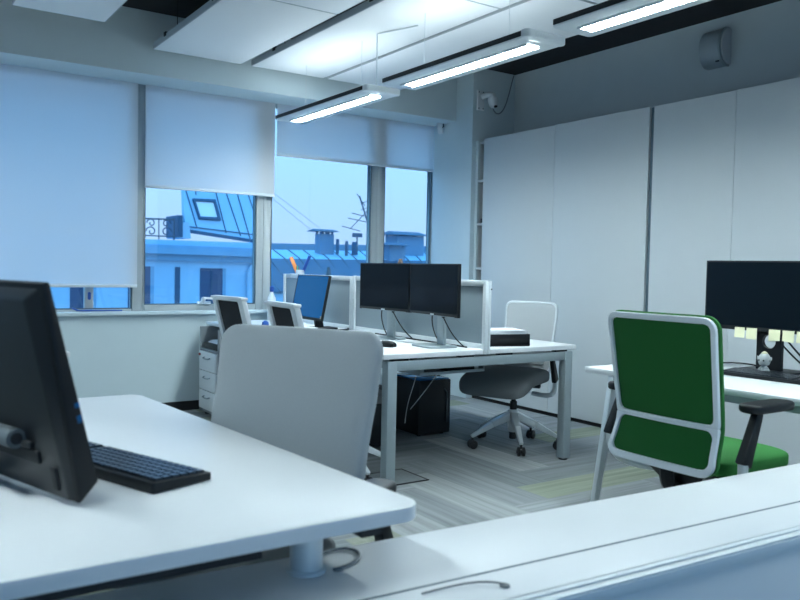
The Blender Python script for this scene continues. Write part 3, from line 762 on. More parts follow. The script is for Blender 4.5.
def back_surface(y0, z0, lean, wrap, lumbar, H):
    def S(u, v, d):
        q = v/H
        return (u, y0 - v*math.tan(lean) + wrap*u*u + lumbar*math.sin(PI*min(1, max(0, q*1.6)))*(1 if q < .625 else 0) - d, z0 + v)
    return S

# grey chair at the near desk
def upholstered_chair(name, label, loc, rz, m, dz=0.0):
    t = thing(name, label, 'chair', loc, rz)
    chair_base(t, dz, M['silver'], .3); seat(t, dz, M['fabd']); arms(t, -.07, M['silver'], M['black'], M['monrear'], lat=.335, back=-.05)
    H = .50; S = back_surface(-.235, .525, math.radians(10), .25, .012, H)
    MB().pillow(hwf(.535, .572, 0, H, .058), 0, H, S, .075, .02, 24, 28, p=6).build('backrest', m, t)
    k = MB(); k.tube(bez((0,-.15,.40+dz),(0,-.26,.39+dz),(0,-.31,.45+dz),(0,-.315,.62+dz), n=10), [.028]*11, 10); k.build('back_support', M['silver'], t)
    return t
upholstered_chair('office_chair', 'grey upholstered office chair turned towards the near desk', (.80, 1.97, 0), PI/2+math.radians(28), M['fab'], -.04)

# white-framed chairs with black mesh backs at the bench
def mesh_chair(label, loc, rz):
    t = thing('mesh_chair', label, 'chair', loc, rz, 'white-framed mesh chairs at the bench')
    chair_base(t, 0, M['whitepl'], .1); seat(t, 0, M['fabd']); arms(t, 0, M['whitepl'], M['whitepl'], M['black'])
    H = .515; S = back_surface(-.235, .495, math.radians(15), .18, .0, H)
    MB().ring(*match(outline(.40, .42, 0, H, .035), outline(.295, .305, .05, H-.03, .012)), S, -.018, .018).build('back_frame', M['whitepl'], t, bevel=.006)
    MB().pillow(hwf(.30, .31, .045, H-.025, .012), .045, H-.025, S, .006, .004, 10, 12).build('mesh_back', M['mesh'], t)
    k = MB(); k.taper(S(-.215, H-.012, .0), S(.215, H-.012, .0), .05, .018, .05, .018, (0,0,1)); k.build('top_rail', M['whitepl'], t, bevel=.006)
    k = MB(); k.tube(bez((0,-.15,.40),(0,-.24,.39),(0,-.27,.44),(0,-.26,.54), n=10), [.024]*11, 10); k.build('back_support', M['whitepl'], t)
    return t
mesh_chair('white-framed black mesh chair nearer the window, beside the drawer pedestal', (2.26, 4.79, 0), -PI/2+.08)
mesh_chair('white-framed black mesh chair in front of the blue computer screen', (2.255, 3.95, 0), -PI/2-.06)

# pale grey chair on the far side of the bench
t = thing('office_chair', 'pale grey office chair with dark seat behind the end of the bench desk', 'chair', (3.686, 4.045, 0), PI/2+math.radians(24))
chair_base(t, .02, M['silver'], math.radians(52.5)); seat(t, .02, M['fabd'], .53, .50, .11, -.125); arms(t, -.05, M['silver'], M['black'], M['black'], lat=.235, back=.04)
H = .50; S = back_surface(-.215, .49, math.radians(8), .2, .015, H)
MB().ring(*match(outline(.37, .40, 0, H, .05), outline(.34, .37, .015, H-.015, .04)), S, -.010, .014).build('back_frame', M['silver'], t, bevel=.004)
MB().pillow(hwf(.35, .38, .01, H-.01, .04), .01, H-.01, S, .016, .010, 16, 18).build('backrest', M['fabl'], t)
S2 = lambda u, v, d: tuple(Vector(S(u, v, d)) + Vector((0, .010, 0)))
MB().pillow(hwf(.27, .27, .06, .20, .03), .06, .20, S2, .014, .006, 12, 12).build('lumbar_pad', M['fab'], t)
k = MB(); k.tube(bez((0,-.15,.40),(0,-.24,.38),(0,-.27,.44),(0,-.255,.56), n=10), [.024]*11, 10); k.build('back_support', M['silver'], t)

# green chair
t = thing('office_chair', 'green fabric office chair with a white back frame, seen from behind', 'chair', (2.625, 1.808, 0), -PI/2)
dz = .065
chair_base(t, dz, M['silver'], .2); arms(t, dz+.008, M['silver'], M['black'], M['black'], front=.045)
seat(t, dz, M['greenl'], .43, .49, .08)
H = .545
def S(u, v, d):
    w = max(0, v-.17)/(H-.17); l = max(0, .17-v)/.17
    return (u*(1 + .10*l*l), -.245 - .062*w - .040*l*l*(3-2*l) + .22*u*u - d, .52 + v)
HB = .17
wv = lambda v: .425 + .035*v/H
def holes(v0, v1, i0, r):
    return outline(wv(v0)-2*i0, wv(v1)-2*i0, v0, v1, r)
k = MB()
up = holes(.176, H-.022, .018, .022); lo = holes(.026, .156, .018, .03)
def sub_outline(v0, v1, r0, r1):
    return outline(wv(v0), wv(v1), v0, v1, r1, rb=r0)
ou = sub_outline(.165, H, .004, .045); ol = sub_outline(0, .165, .05, .004)
for o_, i_ in ((ou, up), (ol, lo)):
    A, B = match(o_, i_); k.ring(A, B, S, -.002, .014)
fr = k.build('back_frame', M['whitepl'], t, bevel=.002)
MB().pillow(hwf(wv(.18)-.034, wv(H)-.034, .172, H-.016, .03), .172, H-.016, S, .018, .006, 18, 20).build('upper_back_panel', M['green'], t)
MB().pillow(hwf(wv(.03)-.034, wv(.15)-.034, .02, .158, .035), .02, .158, S, .018, .006, 18, 14).build('lower_back_panel', M['green'], t)
S3 = lambda u, v, d: tuple(Vector(S(u, v, d)) + Vector((0, .015, 0)))
MB().pillow(hwf(.43, .468, .0, H+.006, .05), .0, H+.006, S3, .024, .010, 20, 22).build('front_cushion', M['greenl'], t)
k = MB(); k.tube(bez((0,-.15,.43),(0,-.21,.42),(0,-.235,.46),(0,-.225,.54), n=10), [.026]*11, 10); k.build('back_support', M['black'], t)

# ------------------------------------------------------------------ desk by the cupboards
t = thing('trestle_desk', 'white desk on slanted silver legs in front of the cupboards', 'desk', (2.95, 2.73, 0), 0)
MB().prism(rrect(0, .80, -1.9, 0, .012), .713, .74).build('desktop', M['white'], t, bevel=.003)
for yy in (-.035, -1.85):
    for xa, xb in ((.19, .055), (.60, .745)):
        MB().taper((xa, yy, .705), (xb, yy+.0, .0), .055, .035, .035, .025, (0,1,0)).build('leg', M['silver'], t, bevel=.004)
    MB().box(.16, .63, yy-.02, yy+.02, .672, .711).build('cross_beam', M['silver'], t, bevel=.003)
MB().box(.10, .14, -1.80, -.10, .665, .711).build('long_beam', M['alu'], t, bevel=.003)
MB().box(.62, .66, -1.80, -.10, .665, .711).build('long_beam', M['alu'], t, bevel=.003)
t, S = monitor('monitor', 'large black monitor with yellow notes on the desk by the cupboards', 'monitor', (3.555, 2.165, Zt), 0.03, .62, .340, .200)
MB().prism(rrect(-.02, .20, -.13, .13, .02), 0, .012).build('stand_base', M['black'], t, bevel=.003)
k = MB(); 
n = 24; sq_ = []; ci = []
for i in range(n):
    a = 2*PI*i/n + PI/4; c, s = math.cos(a), math.sin(a); m_ = max(abs(c), abs(s)); sq_.append((c/m_*.062, s/m_*.14)); ci.append((c*.034, .0+s*.034))
k.ring(sq_, ci, lambda u, v, d: (.075+d, u, .15+v), -.012, .012); k.build('stand_column', M['black'], t, smooth=False)
MB().box(.02, .07, -.05, .05, .25, .35).build('pivot', M['black'], t, bevel=.004)
cbl = MB(); cbl.tube(bez((.07,-.03,.27),(.10,-.02,.2),(.09,-.09,.14),(.02,-.22,.06),(.06,-.26,.008), n=16), .0045, 8); cbl.tube(bez((.07,.0,.27),(.12,.03,.18),(.11,-.05,.12),(.04,-.18,.05),(.0,-.28,.008), n=16), .004, 8)
cbl.tube(bez((.08,.02,.02),(-.02,.10,.05),(.02,.2,.03),(.0,.32,.008), n=16), .004, 8)
cbl.build('monitor_cable', M['black'], t)
for i, (y0, w_) in enumerate(((.125, .052), (.064, .054), (-.050, .055), (-.117, .055), (-.184, .056))):
    p = MB().hexa([(-.006,y0-w_,.163-.004*(i % 2)),(-.0045,y0-w_,.163-.004*(i % 2)),(-.0045,y0,.164-.003*(i % 3)),(-.006,y0,.164-.003*(i % 3)),(-.003,y0-w_,.214),(-.0016,y0-w_,.214),(-.0016,y0,.214),(-.003,y0,.214)]).build('sticky_note', M['note'], smooth=False)
    p.location = (3.555, 2.18, Zt); p.rotation_euler = (0, 0, .03)
    tag(p, 'yellow sticky note under the large monitor, ' + ('nearest the green chair', 'second from the green chair', 'above the hole in its stand', 'second from the right edge', 'cut by the right edge of the photo')[i], 'sticky note', 'sticky notes under the large monitor')
def keyboard(label, loc, rz, L_, D_, m, keym, tilt=.05):
    t = thing('keyboard', label, 'keyboard', loc, rz)
    f = lambda x, y, z: (x, y, z + (y+D_/2)*tilt)
    MB().prism(rrect(-L_/2, L_/2, -D_/2, D_/2, .008), 0.0005, .016, lambda x, y, z: (x, y, z if z < .01 else z+(y+D_/2)*tilt)).build('keyboard_body', m, t, bevel=.002)
    rows = 6; cols = 21
    for c0, c1, nm in ((0, 17, 'main_keys'), (18, 21, 'number_keys')):
      kk = MB()
      for r in range(rows):
        for c in range(c0, c1):
            x = -L_/2+.012 + c*(L_-.024)/cols; y = -D_/2+.012 + r*(D_-.024)/rows
            w_ = (L_-.024)/cols-.003; d_ = (D_-.024)/rows-.003; z0 = .0155+(y+D_/2)*tilt
            kk.hexa([(x,y,z0),(x+w_,y,z0),(x+w_,y+d_,z0+d_*tilt),(x,y+d_,z0+d_*tilt),(x+.001,y+.001,z0+.006),(x+w_-.001,y+.001,z0+.006),(x+w_-.001,y+d_-.001,z0+.006+d_*tilt),(x+.001,y+d_-.001,z0+.006+d_*tilt)])
      kk.build(nm, keym, t, smooth=False)
    return t
keyboard('black keyboard in front of the large monitor with notes', (3.40, 2.02, Zt), -PI/2+.03, .44, .135, M['black'], M['keycap'])
# little figure, plain
t = thing('figurine', 'small pale big-headed figurine standing before the monitor stand', 'figurine', (3.50, 2.115, Zt), PI/2)
t.scale = (.66, .66, .84)
k = MB(); k.lathe([(.010,.0),(.024,.004),(.026,.03),(.020,.05),(.012,.056)], (0,0,0), 16); k.build('body', M['skin'], t)
k = MB(); k.lathe([(.012,.052),(.034,.060),(.042,.080),(.040,.103),(.026,.120),(.006,.127)], (0,0,0), 20); k.tube([(.036,0,.085),(.05,0,.095),(.055,0,.106)], [.010,.009,.002], 8); k.tube([(-.036,0,.085),(-.05,0,.095),(-.055,0,.106)], [.010,.009,.002], 8); hd = k.build('head', M['skin'], t)
MB().lathe([(.024,.118),(.020,.128),(.004,.135)], (0,0,0), 14).build('hair_tuft', M['hairb'], t)
k = MB()
for sx in (-1, 1): k.lathe([(.006,0),(.005,.003)], (sx*.017,.0375,.085), 10, 'y')
k.build('eye', M['blackm'], t)
for sx in (-1, 1): MB().tube([(sx*.022,0,.045),(sx*.038,.004,.03),(sx*.042,.008,.018)], .007, 8).build('arm', M['skin'], t)
# phone on a stand, half behind the green chair
t = thing('phone_stand', 'black folding phone stand on the desk behind the green chair', 'phone stand', (3.62, 2.50, Zt), PI/2)
k = MB(); k.bar((.0,.0,.005),(-.02,.03,.10), .07, .008, (1,0,0)); k.bar((0,-.06,.10-.09),(0,.05,.012), .07, .010, (1,0,0)); k.bar((-.01,.02,.085),(.03,-.03,.135), .012, .012, (0,0,1)); k.build('stand_frame', M['black'], t, bevel=.002)
p = tag(MB().box(-.004, .004, -.036, .036, 0, .13).build('phone', M['whitepl'], bevel=.003), 'white phone leaning on the black folding stand', 'phone'); p.location = (3.612, 2.50, Zt+.098); p.rotation_euler = (0, .30, 0)

# ------------------------------------------------------------------ near desk and the low cabinet under it
t = thing('near_desk', 'white round-cornered desk in front, resting on a low cabinet', 'desk', (0.085, 1.262, 0), 0)
DW, DD = .842, 1.60
MB().prism([(x*(1-.145*y/1.6), y) for x, y in rrect(0, DW, 0, DD, .055, 8)], .709, .74).build('desktop', M['white'], t, bevel=.004)
MB().box(.10, .52, .075, .115, .665, .7085).build('steel_beam', M['blackm'], t, bevel=.003)
MB().box(.735, .785, .075, .125, .665, .7085).build('end_block', M['blackm'], t, bevel=.003)
MB().box(.10, .79, 1.48, 1.52, .665, .7085).build('steel_beam', M['blackm'], t, bevel=.003)
for x in (.14, .30): MB().box(x-.02, x+.02, .116, 1.479, .665, .7085).build('side_rail', M['alu'], t, bevel=.003)
ZC = .60
MB().lathe([(.040,ZC+.0012),(.040,ZC+.008),(.033,ZC+.010),(.033,.7085)], (.640, .130, 0), 28).build('support_column', M['silver'], t)
for x in (.14, .70):
    l = MB().box(x-.03, x+.03, 1.45, 1.51, .012, .672).build('leg', M['silver'], t, bevel=.003)
    MB().lathe([(.028,0),(.028,.012)], (x, 1.48, 0), 16).build('glide', M['rubber'], l)
t = thing('low_cabinet', 'long low white cabinet in the foreground, the near desk standing on it', 'cabinet', (1.02, 1.465, 0), math.radians(-2.9))
k = MB(); k.box(-.77, 2.9, -.385, 0, ZC-.022, ZC); k.build('cabinet_top', M['white'], t, bevel=.003)
k = MB(); k.box(-.76, 2.9, -.26, -.02, .0, ZC-.0225); k.build('carcass', M['white'], t, smooth=False)
MB().box(-.77, 2.9, -.267, -.261, ZC-.002, ZC+.0008).build('top_seam', M['seam'], t, smooth=False)
k = MB(); k.box(-.77, 2.9, -.432, -.386, ZC-.03, ZC-.004); k.box(-.77, 2.9, -.404, -.390, ZC-.004, ZC+.001); k.box(-.77, 2.9, -.430, -.412, ZC-.004, ZC+.001); k.build('front_rail', M['edge'], t, bevel=.002)
k = MB(); k.box(-.76, 1.06, -.425, -.40, .04, ZC-.033); k.build('front_panel', M['white'], t, bevel=.002)
k = MB(); k.box(1.066, 2.9, -.425, -.40, .04, ZC-.033); k.build('front_panel', M['white'], t, bevel=.002)
k = MB(); k.tube(bez((.765,1.43,ZC+.006),(.85,1.50,ZC+.005),(.91,1.43,ZC+.005),(.85,1.36,ZC+.005),(.77,1.36,ZC+.005), n=20), .0035, 8)
tag(k.build('cable', M['cable']), 'thin grey cable looped round the support column on the low cabinet', 'cable')
t = thing('cable_grommet', 'small round cable grommet with a cord end on the low cabinet', 'grommet', (1.015, 1.125, ZC))
MB().lathe([(.010,0.0012),(.010,.005),(.006,.006),(.003,.006)], (0,0,0), 16).build('grommet_ring', M['cable'], t)
MB().tube(bez((0,0,.006),(-.03,.03,.012),(-.06,.05,.004),(-.16,.05,.004), n=10), .002, 8).build('cord', M['cable'], t)

# near screen seen from behind
NX, NY = .330, 1.570
ang = math.atan2(-.30, -.954)     # outward (rear) direction
t = thing('all_in_one_computer', 'dark computer screen on the near desk, seen from behind', 'computer', (NX, NY, Zt), 0)
e = Vector((-.30, .954, 0)).normalized(); nrm = Vector((-.954, -.30, 0)).normalized()     # along the width, towards the rear
lean = math.radians(11); W_, H_ = .60, .435
def T(a, d, v):
    q = e*a + nrm*(d*math.cos(lean) + v*math.sin(lean)); return (q.x, q.y, v*math.cos(lean) - d*math.sin(lean))
def tb(b, a0, a1, d0, d1, v0, v1): b.hexa([T(a0,d0,v0),T(a1,d0,v0),T(a1,d1,v0),T(a0,d1,v0),T(a0,d0,v1),T(a1,d0,v1),T(a1,d1,v1),T(a0,d1,v1)]); return b
k = MB(); k.hexa([T(.0,-.052,.035),T(W_,-.052,.035),T(W_,-.006,.004),T(.0,-.006,.004),T(0,-.028,H_),T(W_,-.028,H_),T(W_,-.012,H_),T(0,-.012,H_)]); k.build('casing', M['black'], t, bevel=.006)
k = MB(); k.hexa([T(.006,-.02,.006),T(W_-.006,-.02,.006),T(W_-.02,.004,.012),T(.02,.004,.012),T(.006,-.018,H_-.004),T(W_-.006,-.018,H_-.004),T(W_-.05,.004,H_-.03),T(.05,.004,H_-.03)]); k.build('rear_shell', M['monrear'], t, bevel=.005)
k = MB(); k.hexa([T(.008,-.0525,.045),T(W_-.008,-.0525,.045),T(W_-.008,-.05,.045),T(.008,-.05,.045),T(.008,-.0292,H_-.008),T(W_-.008,-.0292,H_-.008),T(W_-.008,-.027,H_-.008),T(.008,-.027,H_-.008)]); k.build('display', M['screen'], t, smooth=False)
k = MB(); tb(k, .10, W_-.10, .003, .010, .075, .100); k.build('vent_slot', M['blackm'], t, bevel=.002)
k = MB(); tb(k, .12, W_-.12, .003, .016, .105, .118); k.build('rear_rib', M['monrear'], t, bevel=.003)
k = MB(); tb(k, .045, .065, .0, .009, .03, .075); k.build('side_port', M['blackm'], t, bevel=.002)
k = MB(); k.tube([T(.15,.022,.125), T(W_-.15,.022,.125)], .020, 14); hk = k.build('stand_hinge', M['cable'], t)
MB().tube([T(.148,.022,.125), T(.151,.022,.125)], .012, 12).build('hinge_cap', M['blackm'], t)
k = MB(); p0, p1 = T(.2,.03,.12), T(.2,.13,.0); k.hexa([T(.30,.03,.13),T(.40,.03,.13),(T(.40,.11,0)[0],T(.40,.11,0)[1],.0),(T(.30,.11,0)[0],T(.30,.11,0)[1],.0),T(.30,.04,.145),T(.40,.04,.145),(T(.40,.125,0)[0],T(.40,.125,0)[1],.012),(T(.30,.125,0)[0],T(.30,.125,0)[1],.012)]); k.build('stand_leg', M['cable'], t, bevel=.003)
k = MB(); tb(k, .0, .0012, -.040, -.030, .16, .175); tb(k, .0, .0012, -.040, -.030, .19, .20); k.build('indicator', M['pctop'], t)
for i in range(2): pass
kb = keyboard('black keyboard on the near desk beside the dark screen', (.470, 1.83, Zt), math.atan2(.42, -.155), .46, .155, M['black'], M['keycap'])
# corner of another desk by the window, behind the near screen
t = thing('side_desk', 'white desk corner just showing behind the near dark screen', 'desk', (.87, 4.60, 0), 0)
MB().box(-1.5, 0, -.27, .55, .713, .74).build('desktop', M['white'], t, bevel=.003)
for x in (-1.45, -.62):
    for y in (-.2, .48): MB().box(x-.03, x+.03, y-.03, y+.03, 0, .712).build('leg', M['alu'], t, bevel=.003)

# ------------------------------------------------------------------ across the street
YF = 38.0
def P(px, py, dy=0.0, Y=YF):
    return far(px, py, Y) + Vector((0, dy, 0))
struct(MB().box(-80, 110, 12, 120, -16.2, -16).build('street', M['street']))
t = thing('corner_house', 'pale plastered house with a zinc mansard across the street, seen below the half blind', 'house', (0, 0, 0))
c0, c1 = P(-160, 236), P(262, 252.5); top0, top1 = P(-160, 229), P(262, 243)
k = MB(); k.hexa([(c0.x, YF, -16), (c1.x, YF, -16), (c1.x, YF+14, -16), (c0.x, YF+14, -16), (c0.x, YF, c0.z), (c1.x, YF, c1.z), (c1.x, YF+14, c1.z), (c0.x, YF+14, c0.z)]); k.build('wall', M['render'], t, smooth=False)
k = MB()
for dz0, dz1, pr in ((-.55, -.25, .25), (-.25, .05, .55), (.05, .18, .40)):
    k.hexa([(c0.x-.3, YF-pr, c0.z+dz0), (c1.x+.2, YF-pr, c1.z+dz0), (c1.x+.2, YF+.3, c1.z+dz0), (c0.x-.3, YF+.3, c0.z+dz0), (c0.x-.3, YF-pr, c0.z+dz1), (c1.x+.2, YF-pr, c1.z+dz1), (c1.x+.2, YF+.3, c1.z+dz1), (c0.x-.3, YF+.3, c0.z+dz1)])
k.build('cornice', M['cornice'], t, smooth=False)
k = MB(); k.hexa([(c0.x, YF+.05, c0.z+.18), (c1.x, YF+.05, c1.z+.18), (c1.x, YF+.5, c1.z+.18), (c0.x, YF+.5, c0.z+.18), (top0.x, YF+.05, top0.z), (top1.x, YF+.05, top1.z), (top1.x, YF+.5, top1.z), (top0.x, YF+.5, top0.z)]); k.build('parapet', M['render'], t, smooth=False)
for (xa, xb, ya, yb) in ((128, 150, 266, 306), (200, 222, 268, 306), (70, 92, 264, 306), (10, 32, 262, 306), (-50, -28, 260, 306)):
    a, b = P(xa, ya), P(xb, yb); k = MB(); k.box(a.x, b.x, YF-.03, YF+.2, min(a.z, b.z)-1.0, a.z)
    f = k.build('house_window', M['extdark'], t, smooth=False)
    mid = (a.x+b.x)/2
    MB().box(mid-.03, mid+.03, YF-.06, YF-.03, b.z-1, a.z).box(a.x, b.x, YF-.06, YF-.03, a.z-.75, a.z-.68).build('glazing_bar', M['zincdark'], f, smooth=False)
    MB().box(b.x, b.x+.18, YF-.02, YF+.1, min(a.z, b.z)-1.0, a.z).build('reveal', M['cornice'], f, smooth=False)
a, b = P(175, 267), P(179.5, 310); MB().box(a.x, b.x, YF-.04, YF+.1, b.z, a.z).build('wall_slot', M['zincdark'], t, smooth=False)
q = [P(256, 262), P(250, 268), P(248, 274), P(248, 312)]
MB().tube([(v.x, YF-.12, v.z) for v in q], .13, 10).build('downpipe', M['zinc'], t)
# mansard roof, sloping back from the parapet
def RP(px, py, off=0.0):    # a point on the sloping roof plane: leans back 0.45 m per metre of height
    base = P(200, 238); d = R @ Vector((px-400, 300-py, -F)); n_ = Vector((.12, -1.0, .45)).normalized()
    s = (base + Vector((0, .3, 0)) - EYE).dot(n_)/d.dot(n_); return EYE + d*s + n_*off
poly = [(183, 172), (184, 212), (186, 231), (262, 244), (262, 172)]
k = MB(); A = [k.bm.verts.new(RP(*p)) for p in poly]; B = [k.bm.verts.new(RP(*p)+Vector((0, .35, 0))) for p in poly]; k.bm.faces.new(A); k.bm.faces.new(B[::-1])
for i in range(5): k.bm.faces.new([A[i], A[(i+1) % 5], B[(i+1) % 5], B[i]])
k.build('mansard_roof', M['zinc'], t, smooth=False)
k = MB()
for a, b in (((185, 188), (196.5, 227)), ((213, 182), (226, 233)), ((225, 190), (240.5, 236)), ((236, 190), (250, 239)), ((243, 180), (262, 236)), ((195, 190), (196, 195))):
    k.bar(RP(*a, off=.03), RP(*b, off=.02), .04, .04)
k.build('roof_seam', M['zincdark'], t, smooth=False)
k = MB(); k.bar(RP(185, 231, .05), RP(262, 243, .05), .22, .16); k.build('gutter', M['zincdark'], t, smooth=False)
k = MB(); k.bar(RP(184, 226.5, .05), RP(262, 236, .05), .03, .05); k.build('snow_guard', M['zincdark'], t, smooth=False)
sk = [(192, 199.5), (214.5, 200.5), (220, 221), (198.5, 219.5)]; si = [(194.5, 202), (213, 203), (217, 218.5), (199.5, 217.5)]
k = MB(); Lp = [[k.bm.verts.new(RP(*p, off=o)) for p in lp] for lp, o in ((sk, 0), (sk, .14), (si, .14), (si, .0))]
for q in range(3):
    for i in range(4): k.bm.faces.new([Lp[q][i], Lp[q][(i+1) % 4], Lp[q+1][(i+1) % 4], Lp[q+1][i]])
sf = k.build('skylight_frame', M['zincdark'], t, smooth=False)
k = MB(); k.face([RP(*p, off=.06) for p in si]); k.build('skylight_pane', mat('skylight_glass', (.75, .80, .85), .1, spec=.8), sf, smooth=False)
MB().hexa([*(P(179, 237)+Vector((d0, d1, 0)) for d0, d1 in ((0,.1),(.22,.1),(.22,2),(0,2))), *(P(179, 215)+Vector((d0, d1, 0)) for d0, d1 in ((0,.1),(.22,.1),(.22,2),(0,2)))]).build('roof_wall', M['zincdark'], t, smooth=False)
MB().hexa([*(P(180, 238)+Vector((d0, d1, 0)) for d0, d1 in ((0,.15),(.6,.15),(.6,2),(0,2))), *(P(180, 222)+Vector((d0, d1, 0)) for d0, d1 in ((0,.15),(.5,.15),(.5,2),(0,2)))]).build('gable_cheek', M['zinc'], t, smooth=False)
# railing with scrolls on the flat part of the roof
t = thing('roof_railing', 'dark scrolled iron railing on the roof terrace beside the mansard', 'railing', (0, 0, 0))
k = MB(); r0, r1, s0, s1 = P(-160, 205, .3), P(176, 219.5, .3), P(-160, 222, .3), P(176, 236.5, .3)
k.bar(r0, r1, .06, .08); k.bar(s0, s1, .05, .06); k.build('rail', M['iron'], t, smooth=False)
k = MB()
for i in range(19):
    f = i/18; a, b = s0.lerp(s1, f), r0.lerp(r1, f); k.bar(a-Vector((0,0,.25)), b+Vector((0,0,.06)), .07 if i % 2 == 0 else .04, .07 if i % 2 == 0 else .04)
k.build('post', M['iron'], t, smooth=False)
k = MB()
for i in range(18):
    f = (i+.5)/18; c = s0.lerp(s1, f).lerp(r0.lerp(r1, f), .5); sg = 1 if i % 2 else -1
    for cz, rr in ((.2, .22), (-.2, .26)):
        k.tube([c + Vector((sg*(rr*(1-th/9)*math.cos(th)), 0, cz + rr*(1-th/9)*math.sin(th))) for th in [j*.5 for j in range(15)]], .030, 6)
k.build('scrollwork', M['iron'], t)

# long metal roof to the right with chimneys
YR = 44.0
t = thing('roof_house', 'long house with a low seamed metal roof across the street', 'house', (0, 0, 0))
Q = lambda x, y, Y=YR: far(x, y, Y)
e0, e1 = Q(236, 292, 38), Q(520, 296, 38); m0, m1 = Q(236, 258, 44), Q(520, 262, 44); g0, g1 = Q(236, 249, 48), Q(520, 253.5, 48); h0, h1 = Q(236, 242.5, 50), Q(520, 248, 50)
k = MB(); V = [[k.bm.verts.new(p) for p in (a, b)] for a, b in ((e0, e1), (m0, m1), (g0, g1))]; U = [[k.bm.verts.new((p.x, p.y+.4 if i == 2 else p.y, -16 if i != 1 else p.z-.6)) for p in (a, b)] for i, (a, b) in enumerate(((e0, e1), (m0, m1), (g0, g1)))]
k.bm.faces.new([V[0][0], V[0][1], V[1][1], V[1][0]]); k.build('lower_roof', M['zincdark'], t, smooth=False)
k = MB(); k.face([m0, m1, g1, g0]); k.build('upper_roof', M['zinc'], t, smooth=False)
k = MB(); k.hexa([g0, g1, g1+Vector((0,3,0)), g0+Vector((0,3,0)), h0, h1, h1+Vector((0,1,0)), h0+Vector((0,1,0))]); k.build('ridge_wall', M['zincdark'], t, smooth=False)
k = MB(); k.hexa([(e0.x,38.2,-16),(e1.x,38.2,-16),(e1.x,47,-16),(e0.x,47,-16),(e0.x,38.2,e0.z-.05),(e1.x,38.2,e1.z-.05),(e1.x,47,e1.z-.05),(e0.x,47,e0.z-.05)]); k.build('wall', M['render'], t, smooth=False)
k = MB()
for i in range(22):
    f = (i+.3)/22
    a = g0.lerp(g1, f); b = m0.lerp(m1, f+.035); c = e0.lerp(e1, f+.115)
    k.bar(a+Vector((0,0,.03)), b+Vector((0,0,.03)), .05, .07); k.bar(b+Vector((0,0,.03)), c+Vector((0,0,.03)), .05, .07)
k.build('roof_seam', M['iron'], t, smooth=False)
def chimney(label, x0, x1, yt, yb, xc0, xc1, yc, Y=46.0, open_cap=True):
    t = thing('chimney', label, 'chimney', (0, 0, 0), 0, 'capped chimneys on the metal roof')
    a, b = Q(x0, yb, Y), Q(x1, yt, Y); c, d = Q(xc0, yc, Y), Q(xc1, yc, Y); dep = (b.x-a.x)*.7
    MB().box(a.x, b.x, Y, Y+dep, a.z-1.5, b.z).build('stack', M['brick'], t, smooth=False)
    p = MB(); gz = c.z-b.z
    for x in (a.x+.08, (a.x+b.x)/2, b.x-.08): p.box(x-.06, x+.06, Y+.05, Y+.17, b.z, c.z); p.box(x-.06, x+.06, Y+dep-.17, Y+dep-.05, b.z, c.z)
    p.build('cap_post', M['brick'], t, smooth=False)
    k = MB(); m_ = (c.x+d.x)/2; hh = (d.x-c.x)*.09
    k.hexa([(c.x, Y-.35, c.z), (d.x, Y-.35, c.z), (d.x, Y+dep+.35, c.z), (c.x, Y+dep+.35, c.z), (c.x+hh, Y+dep*.4, c.z+hh), (d.x-hh, Y+dep*.4, c.z+hh), (d.x-hh, Y+dep*.6, c.z+hh), (c.x+hh, Y+dep*.6, c.z+hh)]); k.build('cap_roof', M['zincdark'], t, smooth=False)
chimney('square roof chimney with a flat cap, left of the antenna', 320, 334, 234.5, 250, 313.5, 337.5, 231)
chimney('broad roof chimney with a row of vents, at the right window edge', 397, 424, 237, 266, 392, 427, 234.5)
chimney('lower capped chimney in front of the broad one at the right window edge', 389, 405, 247, 268, 384, 408, 245, Y=43.8)
t = thing('roof_antenna', 'leaning television antenna with cross bars on the metal roof', 'antenna', (0, 0, 0))
YA = 46.0
MB().tube([Q(359.5, 196, YA), Q(374, 243, YA), Q(376, 250, YA)], .055, 8).build('mast', M['iron'], t)
k = MB()
for a, b in (((357, 194), (365, 206)), ((362, 203), (374, 199)), ((361, 210), (372, 206)), ((352, 213), (371, 218)), ((348, 218), (366, 222)), ((350, 229), (371, 207)), ((342, 226), (360, 231))):
    k.tube([Q(*a, YA), Q(*b, YA)], .028, 6)
k.build('cross_bar', M['iron'], t)
t = thing('roof_mast', 'short T-shaped antenna mast on the metal roof', 'antenna', (0, 0, 0))
MB().tube([Q(357, 235, YA), Q(357, 262, YA)], .05, 8).build('mast', M['iron'], t)
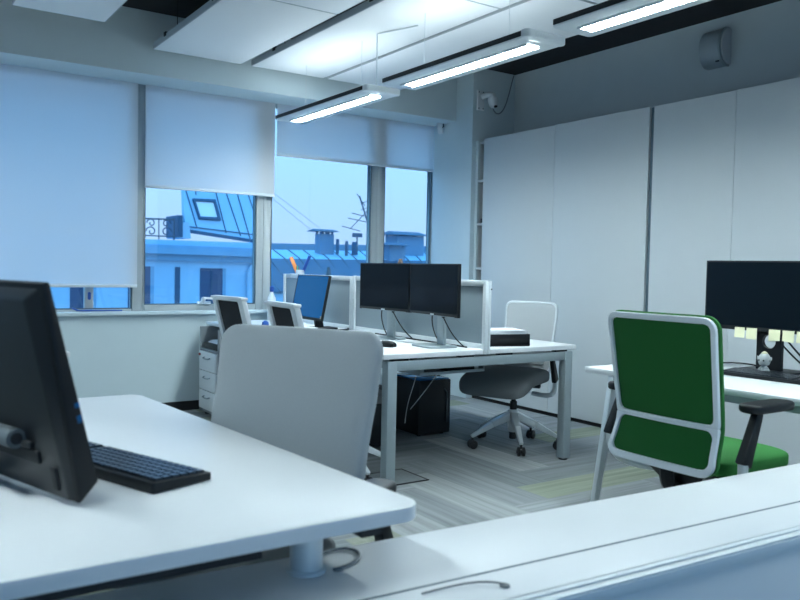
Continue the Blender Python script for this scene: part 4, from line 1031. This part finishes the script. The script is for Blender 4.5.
a, b = Q(353, 237, YA), Q(361.5, 233.5, YA); MB().box(a.x, b.x, YA-.1, YA+.1, a.z, b.z).build('antenna_head', M['zincdark'], t, smooth=False)
for i, (xa, xb, ya, yb, lb) in enumerate(((336, 339, 239, 248, 'stubby roof vent right of the square chimney'), (345, 348, 241, 254, 'thin roof vent left of the T-shaped mast'), (352, 356.5, 242, 249, 'low roof vent beside the T-shaped mast'))):
    a, b = Q(xa, yb, YA-.5), Q(xb, ya, YA-.5); c = (a+b)/2
    tag(MB().lathe([((b.x-a.x)/2, a.z-.4), ((b.x-a.x)/2, b.z-.1), ((b.x-a.x)*.35, b.z)], (c.x, YA-.5, 0), 10).build('roof_vent', M['zincdark']), lb, 'roof vent', 'roof vents on the metal roof')
for i, (a, b, lb) in enumerate((((262, 190), (322, 239), 'thin overhead wire running down to the square chimney, lower one'), ((262, 184), (326, 233), 'thin overhead wire running down to the square chimney, upper one'))):
    tag(MB().tube([far(*a, 30), far(*b, 45.4)], .008, 6).build('overhead_wire', M['iron']), lb, 'wire', 'overhead wires outside')

# ------------------------------------------------------------------ light and picture
wd = bpy.data.worlds.new('sky'); SC.world = wd; wd.use_nodes = True
nt = wd.node_tree; bg = nt.nodes['Background']
tc = nt.nodes.new('ShaderNodeTexCoord'); sp = nt.nodes.new('ShaderNodeSeparateXYZ'); nt.links.new(tc.outputs['Generated'], sp.inputs[0])
cr = nt.nodes.new('ShaderNodeValToRGB'); nt.links.new(sp.outputs['Z'], cr.inputs['Fac'])
cr.color_ramp.elements[0].position = 0.0; cr.color_ramp.elements[0].color = (.29, .315, .42, 1)
cr.color_ramp.elements[1].position = 0.5; cr.color_ramp.elements[1].color = (.22, .57, 1.02, 1)
nt.links.new(cr.outputs['Color'], bg.inputs['Color']); bg.inputs['Strength'].default_value = 0.86

vs = SC.view_settings
SC.display_settings.display_device = 'sRGB'
vs.view_transform = 'Standard'; vs.look = 'None'; vs.gamma = 1; vs.use_curve_mapping = False; vs.exposure = 1.62
SC.cycles.use_denoising = True
SC.cycles.max_bounces = 10; SC.cycles.transparent_max_bounces = 16; SC.cycles.sample_clamp_indirect = 8
